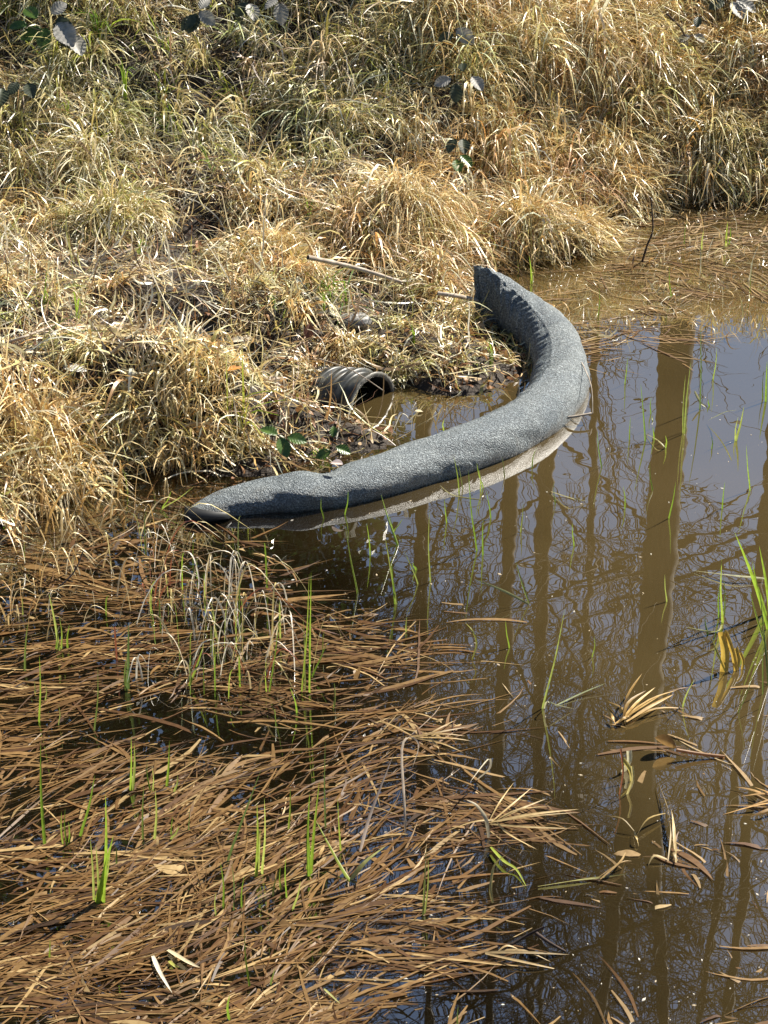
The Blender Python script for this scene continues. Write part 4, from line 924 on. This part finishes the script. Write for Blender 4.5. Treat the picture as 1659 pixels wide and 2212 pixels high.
# leaves on the bank
dead_leaf(165, 820, .085, .055, R(-10), .1, .1, (.80, .80, .78), 'flat white bleached dead leaf lying on the straw at left', mat=M_STRAW, serr=.06, cup=.1)
dead_leaf(505, 815, .07, .025, R(20), .2, .3, (.60, .28, .06), 'orange curled dead leaf left of the pipe')
dead_leaf(520, 752, .09, .03, R(10), .2, .4, (.72, .66, .52), 'pale crumpled leaf above the orange one')
dead_leaf(512, 765, .08, .02, R(-8), .1, -.3, (.70, .64, .50), 'second pale leaf strip under the crumpled one')
dead_leaf(668, 745, .06, .04, R(80), 1.1, .1, (.16, .07, .045), 'upright dark red-brown leaf just above the pipe')
dead_leaf(430, 555, .05, .03, R(100), 1.0, .2, (.45, .22, .10), 'rust coloured upright leaf at the dark hollow', name='rusty_leaf')
dead_leaf(250, 400, .10, .06, R(15), .3, .4, (.34, .25, .15), 'large tan crumpled leaf below the top left grass')
dead_leaf(262, 345, .09, .04, R(-20), .4, -.3, (.70, .62, .48), 'pale crumpled leaf above the large tan one')
dead_leaf(1632, 20, .08, .06, R(60), .9, .1, (.24, .09, .05), 'dark brown dead leaf at the top right corner')
dead_leaf(303, 10, .04, .03, R(90), 1.0, .1, (.62, .10, .04), 'bright red dead leaf at the top edge on the left')
dead_leaf(588, 8, .035, .03, R(80), 1.0, .1, (.52, .12, .06), 'red leaf at the top edge left of centre')
dead_leaf(728, 1003, .045, .03, R(-30), .3, .2, (.75, .62, .58), 'pinkish pale leaf scrap lying against the sock', z=.12)
dead_leaf(905, 888, .03, .015, 0, .1, .1, (.78, .72, .5), 'small cream scrap floating before the pipe mouth', z=.008, name='leaf_scrap')
dead_leaf(90, 690, .06, .035, R(0), .3, .2, (.40, .36, .25), 'khaki dead leaf in the straw near the left edge')
dead_leaf(125, 225, .09, .04, R(-50), .3, .3, (.50, .38, .33), 'dull pinkish dead leaf under the dark bramble stem at top left')

# ------------------------------------------------------------------ bramble sprigs
def leaf_mat(name, c1, c2, rough):
    m, nt, b = newmat(name); c = coords(nt); no = N(nt, 'ShaderNodeTexNoise', Scale=40.0, Detail=4.0); nt.links.new(c, no.inputs['Vector'])
    cr_ = ramp(nt, no.outputs[0], [(.3, c1), (.7, c2)]); nt.links.new(cr_, b.inputs['Base Color']); b.inputs['Roughness'].default_value = rough
    b.inputs['Specular IOR Level'].default_value = .45
    tr = N(nt, 'ShaderNodeBsdfTranslucent'); nt.links.new(cr_, tr.inputs[0]); ms = N(nt, 'ShaderNodeMixShader'); ms.inputs[0].default_value = .2
    nt.links.new(b.outputs[0], ms.inputs[1]); nt.links.new(tr.outputs[0], ms.inputs[2]); nt.links.new(ms.outputs[0], nt.nodes['Material Output'].inputs[0])
    return m
M_BRG = leaf_mat('bramble_green', (.03, .07, .015), (.10, .17, .03), .35)
M_BRD = leaf_mat('bramble_dark', (.025, .035, .018), (.07, .085, .045), .5)
M_BRY = leaf_mat('bramble_grey_sheen', (.20, .20, .18), (.42, .40, .36), .55)  # glossy sheen of the leaves put into a grey base colour
def bramble(px, py, leaves, label, lift=.16, stem=None):
    """leaves: (px, py, length m, heading deg in the picture (0 right, 90 up), material)"""
    b0 = land_point(px, py); Y0 = b0[1]
    root = empty('bramble_sprig', b0, label, 'bramble', 'bramble sprigs on the bank')
    Yf = Y0 - .12
    crown = V(leaves[0][0], leaves[0][1], Yf)
    pts = [np.array([0, 0, -.02]), (crown - b0) * .5 + np.array([.02, .02, .03]), crown - b0]
    if stem: pts = [V(a, b, Yf) - b0 for a, b in stem]
    v, f = tube_np(spline(pts, 12), .0022, 6); mesh_np('stem', v, f, M_TWIGD, root, smooth=True)
    for (lx, ly, L, hd, m) in leaves:
        L *= 1.25
        v, f = leafshape(L, L * .66, .25, n=31, m=9, serr=.07, pleat=L * .03, droop=.18)
        # put the leaf in the plane facing up and towards the viewer
        v = orient(v, 0, 0, rs.uniform(-.3, .3)); v = orient(v, R(hd), 0, 0)
        tilt = Matrix.Rotation(R(rs.uniform(20, 55)), 3, 'X'); v = v @ np.array(tilt).T
        p = V(lx, ly, Yf + rs.uniform(-.02, .02)); v = v + (p - b0)
        mesh_np('leaf', v, f, m, root, smooth=True)
        q = tube_np(spline([p - b0, (p - b0 + crown - b0) / 2 + np.array([0, .01, -.01]), crown - b0 + np.array([0, .004, 0])], 6), .0012, 4)
        mesh_np('leaf_stalk', q[0], q[1], M_TWIGD, root)
bramble(90, 120, [(95, 65, .09, 200, M_BRG), (100, 60, .085, 260, M_BRG), (80, 40, .08, 130, M_BRG), (60, 55, .07, 180, M_BRG), (110, 30, .07, 40, M_BRY)], 'green serrated bramble leaves in the top left corner')
bramble(150, 130, [(130, 35, .12, 285, M_BRD), (125, 50, .12, 300, M_BRY), (150, 75, .11, 300, M_BRY)], 'large grey ribbed bramble leaves hanging beside the green corner ones')
bramble(425, 80, [(425, 35, .075, 220, M_BRD), (425, 30, .08, 250, M_BRD), (430, 25, .075, 320, M_BRY), (432, 20, .06, 60, M_BRY)], 'dark bramble leaves near the top edge left of centre')
bramble(545, 60, [(540, 8, .08, 285, M_BRY), (535, 5, .07, 230, M_BRD), (500, 45, .06, 340, M_BRD)], 'grey bramble leaf pair hanging from the top edge')
bramble(612, 60, [(605, 5, .085, 275, M_BRY), (600, 0, .06, 220, M_BRY)], 'single long grey bramble leaf right of the pair at the top edge')
bramble(1000, 120, [(985, 62, .085, 320, M_BRY), (980, 75, .06, 200, M_BRD)], 'blue-grey bramble leaf standing out in the tall straw')
bramble(1000, 230, [(985, 180, .07, 270, M_BRD), (1020, 165, .07, 300, M_BRY), (975, 170, .065, 200, M_BRY), (1000, 155, .05, 90, M_BRD)], 'bramble sprig with grey leaves in the middle of the tall straw')
bramble(1005, 380, [(985, 345, .06, 280, M_BRG), (1000, 300, .065, 275, M_BRD), (985, 300, .06, 240, M_BRD), (990, 385, .05, 330, M_BRY), (1005, 400, .05, 200, M_BRY), (995, 335, .06, 310, M_BRG)], 'dark bramble spray in the gap beside the straw hump')
bramble(1500, 110, [(1490, 78, .05, 200, M_BRY), (1500, 75, .05, 330, M_BRY), (1505, 60, .05, 80, M_BRD), (1480, 85, .045, 260, M_BRY)], 'small grey bramble cluster on a red stem at upper right')
bramble(1600, 40, [(1580, 5, .09, 300, M_BRY), (1590, 0, .09, 330, M_BRY), (1565, 2, .07, 210, M_BRD)], 'grey bramble leaves in the top right corner')
bramble(30, 250, [(60, 180, .075, 290, M_BRD), (40, 178, .06, 240, M_BRD), (5, 190, .085, 270, M_BRD)], 'almost black bramble leaves on a dark stem at the left edge')
bramble(615, 985, [(600, 940, .055, 150, M_BRG), (605, 945, .06, 290, M_BRG), (620, 945, .055, 350, M_BRG)], 'green bramble leaves at the water just behind the sock')
bramble(730, 990, [(715, 975, .045, 200, M_BRG), (725, 965, .045, 340, M_BRG), (720, 945, .035, 90, M_BRG)], 'rounded bright green leaves on the leaf litter beside the sock')
bramble(780, 60, [(560, 92, .05, 200, M_BRY), (565, 88, .05, 330, M_BRD)], 'pale bramble leaves low in the grass below the top edge')

# ------------------------------------------------------------------ twigs, sticks, scraps and a stone
def stick(pts, r0, r1, mat, label, name='stick', cat='stick', group=None, side_twigs=()):
    P = np.array(pts); b0 = P[0].copy(); root_mesh = tube_np(spline(P - b0, 18), np.linspace(r0, r1, 18) * (1 + .1 * np.sin(np.arange(18) * 2.1)), 7)
    o = mesh_np(name, *root_mesh, mat, smooth=True); o.location = tuple(b0); tag(o, label, cat, group)
    for tw in side_twigs:
        Q = np.array(tw) - b0; q = tube_np(spline(Q, 8), np.linspace(r1 * .9, r1 * .5, 8), 5); mesh_np('side_twig', *q, mat, o, smooth=True)
    return o
def L_(px, py, dz=.03):
    z = .1
    for _ in range(30):
        g = G(px, py, z); z = .5 * z + .5 * (max(0., float(H(np.array([g[0]]), np.array([g[1]]))[0])) + dz)
    return G(px, py, z)
stick([L_(665, 556, .17), L_(740, 572, .17), L_(800, 588, .16), L_(868, 610, .12)], .010, .007, M_TWIGP, 'pale bleached stick lying over the straw left of the sock far end')
stick([L_(945, 634, .12), L_(990, 640, .12), G(1034, 650, .12)], .009, .009, M_TWIGP, 'short pale stick pointing at the end of the sock')
stick([G(1385, 572, -.02), V(1398, 530, G(1385, 572)[1]), V(1410, 495, G(1385, 572)[1]), V(1406, 425, G(1385, 572)[1])], .0055, .0025, M_TWIGD, 'dark bent twig standing in the water at upper right')
stick([G(1050, 1012, -.01), G(1080, 1020, .0)], .002, .002, M_TWIGD, 'x') if False else None
bG = lambda a, b, z: G(a, b, z)
stick([bG(1105, 2040, .003), bG(1140, 2020, .02), bG(1175, 2003, .05)], .004, .003, M_TWIGD, 'thin black twig lying in the water near the bottom, its left arm')
stick([bG(1158, 2016, .04), bG(1185, 2035, .03), bG(1222, 2056, .003)], .005, .003, M_TWIGD, 'dark twig with a white glint sloping down right near the bottom')
stick([V(0, 165, 9.3), V(60, 195, 9.25), V(120, 240, 9.2)], .003, .002, M_TWIGD, 'dark red bramble cane crossing the left edge of the grass', 'bramble_cane', 'cane')
stick([V(70, 0, 9.6), V(300, 20, 9.5), V(420, 45, 9.4)], .002, .0015, M_TWIGD, 'thin dark cane arching under the top edge', 'bramble_cane', 'cane')
stick([L_(1440, 30, .3), L_(1470, 60, .28), L_(1482, 85, .25)], .005, .004, M_TWIGD, 'dark red thick stem above the grey cluster at upper right', 'bramble_cane', 'cane')
stick([L_(1540, 130, .2), L_(1600, 175, .15), L_(1640, 190, .1)], .003, .002, M_TWIGP, 'long pale stalk slanting down right at upper right')
stick([L_(180, 735, .02), L_(230, 765, .04), L_(265, 740, .07)], .006, .004, M_TWIGP, 'forked grey root lying in the hollow at left', side_twigs=[[L_(230, 765, .04), L_(215, 725, .06), L_(200, 700, .05)]])
stick([L_(0, 745, .02), L_(60, 725, .04), L_(120, 700, .03)], .006, .004, M_TWIGP, 'pale stick at the left edge above the white leaf')
stick([L_(240, 745, .03), L_(262, 700, .06), L_(290, 660, .06)], .005, .003, M_TWIGP, 'upright whitish stalk above the forked root')
stick([L_(690, 775, .12), L_(760, 800, .17), L_(830, 845, .14)], .0022, .0018, M_TWIGP, 'thin pale stalk lying across the ribs of the pipe')
stick([L_(350, 380, .05), L_(400, 350, .06), L_(440, 325, .06)], .005, .003, M_TWIGD, 'dark stick in the hollow of the upper bank')
stick([G(120, 1275, .01), G(160, 1235, .05), G(180, 1190, .1)], .003, .002, M_TWIGD, 'thin dark stalk slanting out of the tangled straw at left')
# pale twiggy debris just outside the bend of the sock
stick([G(1205, 905, .01), G(1240, 900, .03), G(1278, 893, .035)], .005, .004, M_TWIGP, 'pale stub floating at the outside of the sock bend')
stick([G(1250, 770, .1), G(1276, 830, .1), G(1280, 893, .03)], .0022, .002, M_TWIGP, 'thin stalk resting on the outer flank of the sock bend')
def slab(px, py, wx, wy, tz, yaw, tilt, label, mat):
    g = land_point(px, py); rg = random.Random(px)
    pts = [(-.5, -.5), (.1, -.55), (.5, -.45), (.45, .4), (.05, .55), (-.35, .3)]
    v = np.array([(a * wx + rg.uniform(-.005, .005), 0, (b + .3) * wy) for a, b in pts]); v = np.concatenate([v, v + [0, tz, 0]])
    n = len(pts); bm_f = [(i, (i + 1) % n, n + (i + 1) % n, n + i) for i in range(n)] + [(0, 1, 4, 5), (1, 2, 3, 4), (n, n + 5, n + 4, n + 1), (n + 1, n + 4, n + 3, n + 2)]
    v = v @ np.array(Matrix.Rotation(yaw, 3, 'Z') @ Matrix.Rotation(tilt, 3, 'X')).T
    o = mesh_np('dark_angular_plate', v, bm_f, mat); o.location = tuple(g + np.array([0, 0, .02])); tag(o, label, 'plastic plate', 'dark plates half buried in the bank')
m_pl, nt_, b_ = newmat('dull_black'); b_.inputs['Base Color'].default_value = (.010, .013, .013, 1); b_.inputs['Roughness'].default_value = .65  # one even near-black for both angular plates
slab(440, 735, .15, .09, .02, R(8), R(-25), 'dark angular plate half buried in the straw, the farther one left of the pipe', m_pl)
slab(542, 800, .09, .10, .02, R(-10), R(-20), 'dark angular plate half buried in the straw, the nearer one left of the pipe', m_pl)
def stone(px, py, s, label):
    g = land_point(px, py); u = np.linspace(0, np.pi, 20); v_ = np.linspace(0, 2 * np.pi, 28, endpoint=False)
    U, W = np.meshgrid(u, v_, indexing='ij'); rr = 1 + .25 * (vnoise(U * 2, np.cos(W) * 2 + 3, 1, 3) - .5) + .15 * (vnoise(U * 6, np.sin(W) * 5, 1, 4) - .5)
    P = np.stack([np.sin(U) * np.cos(W) * s * 1.3 * rr, np.sin(U) * np.sin(W) * s * rr, np.cos(U) * s * .7 * rr], -1)
    m, nt, b = newmat('speckled_stone'); no = N(nt, 'ShaderNodeTexNoise', Scale=90.0, Detail=5.0); nt.links.new(coords(nt), no.inputs['Vector'])
    nt.links.new(ramp(nt, no.outputs[0], [(.4, (.06, .06, .06)), (.6, (.30, .29, .27))]), b.inputs['Base Color'])
    o = mesh_np('stone', P.reshape(-1, 3), grid_faces(20, 28, True), m, smooth=True); o.location = tuple(g + np.array([0, 0, .04])); tag(o, label, 'stone')
stone(765, 716, .05, 'grey speckled stone showing through the grass above the pipe')

# ------------------------------------------------------------------ arching dry tufts standing in the water
def water_tuft(px, py, n, hgt, spread, label, seed, pal, wm=5, greens=0, bias=.2):
    rg = random.Random(seed); b0 = G(px, py); root = empty('arching_tuft', b0, label, 'grass tuft', 'dry tufts standing in the shallow water')
    for i in range(n):
        ox, oy = rg.gauss(0, spread), rg.gauss(0, spread * .9); l = hgt * rg.uniform(.35, 1.15)
        a = rg.gauss(bias, 1.2) if rg.random() < .8 else rg.uniform(0, 6.28); d = np.array([math.cos(a), math.sin(a) * .7, 0]); reach = rg.uniform(.35, 1.7) * l
        g_ = i < greens
        if g_: reach *= .15
        P = [np.array([ox, oy, -.05]), np.array([ox, oy, 0]) + d * reach * .2 + [0, 0, l * .5], np.array([ox, oy, 0]) + d * reach * .5 + [0, 0, l * .85], np.array([ox, oy, 0]) + d * reach + [0, 0, l * (.95 if g_ else rg.uniform(.0, .8))]]
        v, f = strip(np.array(P), wm / 1000 * rg.uniform(.6, 1.3), fold=.35, n=12, side=np.array([rg.uniform(-1, 1), rg.uniform(-1, 1), .01]), basew=.7)
        c = np.array(rg.choice(SHOOT_PAL if g_ else pal)) * rg.uniform(.8, 1.15)
        mesh_np('blade', v, f, M_GREEN if g_ else M_STRAW, root, np.repeat(c[None], len(v), 0), smooth=True)
TP = [(.76, .66, .46), (.68, .55, .30), (.84, .79, .66), (.84, .79, .66), (.35, .12, .06), (.6, .5, .2)]
water_tuft(390, 1275, 62, .20, .13, 'thick arching dry tuft with red-brown stems, left one of the tangled pair', 1, TP, 4.8, 10)
water_tuft(510, 1390, 44, .22, .11, 'arching whitish tuft with green blades at its foot, right one of the tangled pair', 2, TP, 4.6, 14, bias=-.2)
water_tuft(440, 1460, 22, .14, .12, 'low pale blades in front of the tangled pair', 3, TP, 5.5, 8)
water_tuft(150, 1130, 60, .20, .14, 'hanging straw tuft standing in the water in front of the left mound', 4, STRAW[:4], 6.5, 0, bias=-1.2)
water_tuft(40, 1280, 60, .10, .18, 'low tangled straw heap in the water at the left edge', 5, STRAW[:4], 5, 4)

# specks drifting on the water
sp = Bag(); rg = np.random.default_rng(90); n = 700
px = rg.uniform(300, 1900, n); py = rg.uniform(850, 2400, n); pts = np.array([G(a, b, .0015) for a, b in zip(px, py)]); s_ = rg.lognormal(-6.4, .45, n) ; a_ = rg.uniform(0, 6.28, n)
q = np.stack([np.stack([np.cos(a_ + k * 1.5708) * s_ * (1.6 if k % 2 else .7), np.sin(a_ + k * 1.5708) * s_ * (1.6 if k % 2 else .7), 0 * s_], -1) for k in range(4)], 1)
ok = H(pts[:, 0], pts[:, 1]) < -.02
v = (pts[:, None] + q)[ok].reshape(-1, 3); f = np.arange(len(v)).reshape(-1, 4)
sp.add(v, f, np.repeat(hsv_pal([(.6, .5, .35), (.75, .72, .65)], [1, 1], ok.sum()), 4, 0))
o = sp.build('floating_specks', M_STRAW); tag(o, 'pale specks of debris drifting on the pond surface', 'floating specks', kind='stuff')

# ------------------------------------------------------------------ trees behind the bank (mirrored in the pond)
def tree(azx, dist, dia, hgt, seed, label, lean=0.0, fork=None, limbs=16, low=4.0):
    rg = np.random.default_rng(seed)
    x = azx * dist; y = dist; z0 = float(H(np.array([x]), np.array([y]))[0])
    root = empty('bare_tree', (x, y, z0), label, 'tree', 'bare trees behind the bank')
    stems = []
    n = 22; t = np.linspace(0, 1, n)
    def stem(P0, P1, r0, r1, wob=.15):
        P = P0[None] * (1 - t[:, None]) + P1[None] * t[:, None]; P[:, 0] += wob * np.sin(t * 5 + seed) * t; P[:, 1] += wob * np.cos(t * 4 + seed) * t
        return P, r0 * (1 - t) ** .8 + r1 * t
    if fork is None: stems.append(stem(np.zeros(3) - [0, 0, .3], np.array([lean * hgt, 0, hgt]), dia / 2, .03))
    else:
        fk = np.array([lean * fork, 0, fork]); P, r = stem(np.zeros(3) - [0, 0, .3], fk, dia / 2, dia * .42, .05); r = dia / 2 * (1 - t * .12 - .35 * sstep(t, .93, 1))
        stems.append((P, r))
        dn = np.array([0, 0, -.9])
        stems.append(stem(P[-1] + dn + [-.07, 0, 0], fk + np.array([-.55, .2, hgt - fork]), dia * .24, .03, .05)); stems.append(stem(P[-1] + dn + [.09, 0, 0], fk + np.array([1.0, -.1, (hgt - fork) * .95]), dia * .25, .03, .05))
        stems[1][0][:, 0] -= .10 * np.sin(np.pi * np.clip(t * 3, 0, 1) / 2); stems[2][0][:, 0] += .10 * np.sin(np.pi * np.clip(t * 3, 0, 1) / 2)
    V_, F_, c = [], [], 0
    for P, r in stems:
        v, f = tube_np(P, r, 12); V_.append(v); F_.append(f + c); c += len(v)
    mesh_np('trunk', np.concatenate(V_), np.concatenate(F_), M_BARK, root, smooth=True)
    segs = []
    def grow(p, d, L, r, lev):
        k = 6 if lev < 2 else 4; pts = [p]; q = p.copy(); dd = d.copy()
        for i in range(k):
            dd = dd + rg.normal(0, .07 + .035 * lev, 3) + np.array([0, 0, .04]); dd /= np.linalg.norm(dd); q = q + dd * L / k; pts.append(q.copy())
        segs.append((np.array(pts), np.linspace(r, r * .45, k + 1), 5 if lev == 0 else 3))
        if lev < 3:
            nb = [7, 5, 5][lev]
            for i in range(nb):
                u = rg.uniform(.2, 1.0); j = min(int(u * k), k - 1); b = pts[j] + (pts[j + 1] - pts[j]) * (u * k - j)
                loc = pts[j + 1] - pts[j]; loc /= np.linalg.norm(loc); nd = loc + rg.normal(0, .6, 3); nd /= np.linalg.norm(nd)
                grow(b, nd, L * rg.uniform(.45, .75), max(r * (1 - .5 * u) * .5, .0065), lev + 1)
    main = stems[1:] if fork else stems
    for i in range(limbs):
        P, r = main[i % len(main)]; h0 = low / hgt if not fork else .02; u = h0 + (1 - h0) * (i + rg.random()) / limbs; u = min(u, .98); j = int(u * (n - 1)); b = P[j]
        a = rg.uniform(0, 6.28); e = rg.uniform(.15, .9); d = np.array([math.cos(a) * math.cos(e), math.sin(a) * math.cos(e), math.sin(e)])
        grow(b, d, hgt * rg.uniform(.13, .25) * (1.15 - .5 * u), max(.35 * r[j], .02), 0)
    V_, F_, c = [], [], 0
    for P, r, sd_ in segs:
        v, f = tube_np(P, r, sd_); V_.append(v); F_.append(f + c); c += len(v)
    mesh_np('branches', np.concatenate(V_), np.concatenate(F_), M_BARK, root)
def azr(px, py): d = ray(px, py); return d[0] / d[1]
tree(azr(1422, 1250), 17.0, .33, 19, 101, 'thickest bare tree whose trunk splits in two, mirrored right of the middle of the water', fork=8.0, limbs=12)
tree(azr(1082, 1300), 18.5, .17, 15, 102, 'slim bare tree mirrored just right of the middle of the water', lean=.012, limbs=12, low=3.6)
tree(azr(1190, 1250), 21.0, .12, 14, 103, 'thin bare tree mirrored between the slim one and the thick forked one', limbs=11, low=3.6)
tree(azr(918, 1500), 19.5, .19, 17, 104, 'bare tree mirrored along the right rim of the brown leaf mat', limbs=11, low=6)
tree(azr(1272, 1000), 24.0, .13, 13, 105, 'far thin bare tree mirrored outside the sock bend', limbs=10, low=3.6)
tree(azr(1655, 1300), 18.0, .15, 16, 106, 'bare tree mirrored along the right edge of the water', limbs=12, low=3.6)
tree(azr(1580, 1900), 22.0, .18, 19, 107, 'bare tree mirrored low at the right, left of the edge one', limbs=13, low=7, lean=-.01)
tree(azr(480, 1500), 20.0, .24, 18, 108, 'bare tree mirrored behind the brown leaf mat', limbs=12, low=6)
tree(azr(1850, 1300), 21.0, .26, 18, 109, 'bare tree standing just beyond the right side of the picture', limbs=12, low=3.6)
tree(azr(1150, 1800), 27.0, .22, 21, 110, 'tall slender bare tree mirrored low between the forked tree and the leaf mat', limbs=14, low=7)

def evergreen(azx, dist, hgt, rad, seed, label):  # added tree, itself unseen: blocks the sky so the leaf mat's water mirrors dark
    rg = np.random.default_rng(seed); x, y = azx * dist, dist; z0 = float(H(np.array([x]), np.array([y]))[0])
    root = empty('sky_blocking_evergreen', (x, y, z0), label, 'tree', 'evergreens added behind the bank to block the sky')
    t = np.linspace(0, 1, 16); P = np.stack([.2 * np.sin(t * 4), .2 * np.cos(t * 3), t * hgt - .3], -1)
    mesh_np('trunk', *tube_np(P, .22 * (1 - t * .9), 10), M_BARK, root, smooth=True)
    n = 46000; b = rg.integers(0, 260, n); bh = rg.uniform(.06, 1, 260) ** .9; ba = rg.uniform(0, 6.28, 260); br = rad * (1.05 - bh) * rg.uniform(.5, 1.15, 260) + .2
    u = rg.random(n) ** .6; r = br[b] * u; ang = ba[b] + rg.normal(0, .16, n)
    c = np.stack([np.cos(ang) * r, np.sin(ang) * r, bh[b] * hgt - r * .25 + rg.normal(0, .13, n)], -1)
    d = rg.normal(0, 1, (n, 3)); d[:, 2] -= .4; d /= np.linalg.norm(d, axis=1)[:, None]; e = np.cross(d, rg.normal(0, 1, (n, 3))); e /= np.linalg.norm(e, axis=1)[:, None]
    L = rg.uniform(.06, .16, n)[:, None]; v = np.stack([c - e * .02, c + d * L * .5 - e * .03, c + d * L, c + e * .03 + d * L * .4], 1).reshape(-1, 3)
    col = hsv_pal([(.03, .06, .015), (.05, .09, .025), (.02, .04, .012)], [1, 1, 1], n)
    mesh_np('foliage', v, np.arange(4 * n).reshape(-1, 4), M_GREEN, root, np.repeat(col, 4, 0))
evergreen(azr(330, 1500), 17.0, 17, 2.9, 201, 'dark evergreen added to darken the reflection over the left part of the leaf mat')
evergreen(azr(-120, 1500), 19.0, 18, 3.2, 202, 'dark evergreen added beyond the left edge to block the sky from the corner of the pond')
evergreen(azr(640, 1500), 21.0, 13, 2.0, 203, 'narrower dark evergreen added to darken the reflection between the leaf mat and the open water')
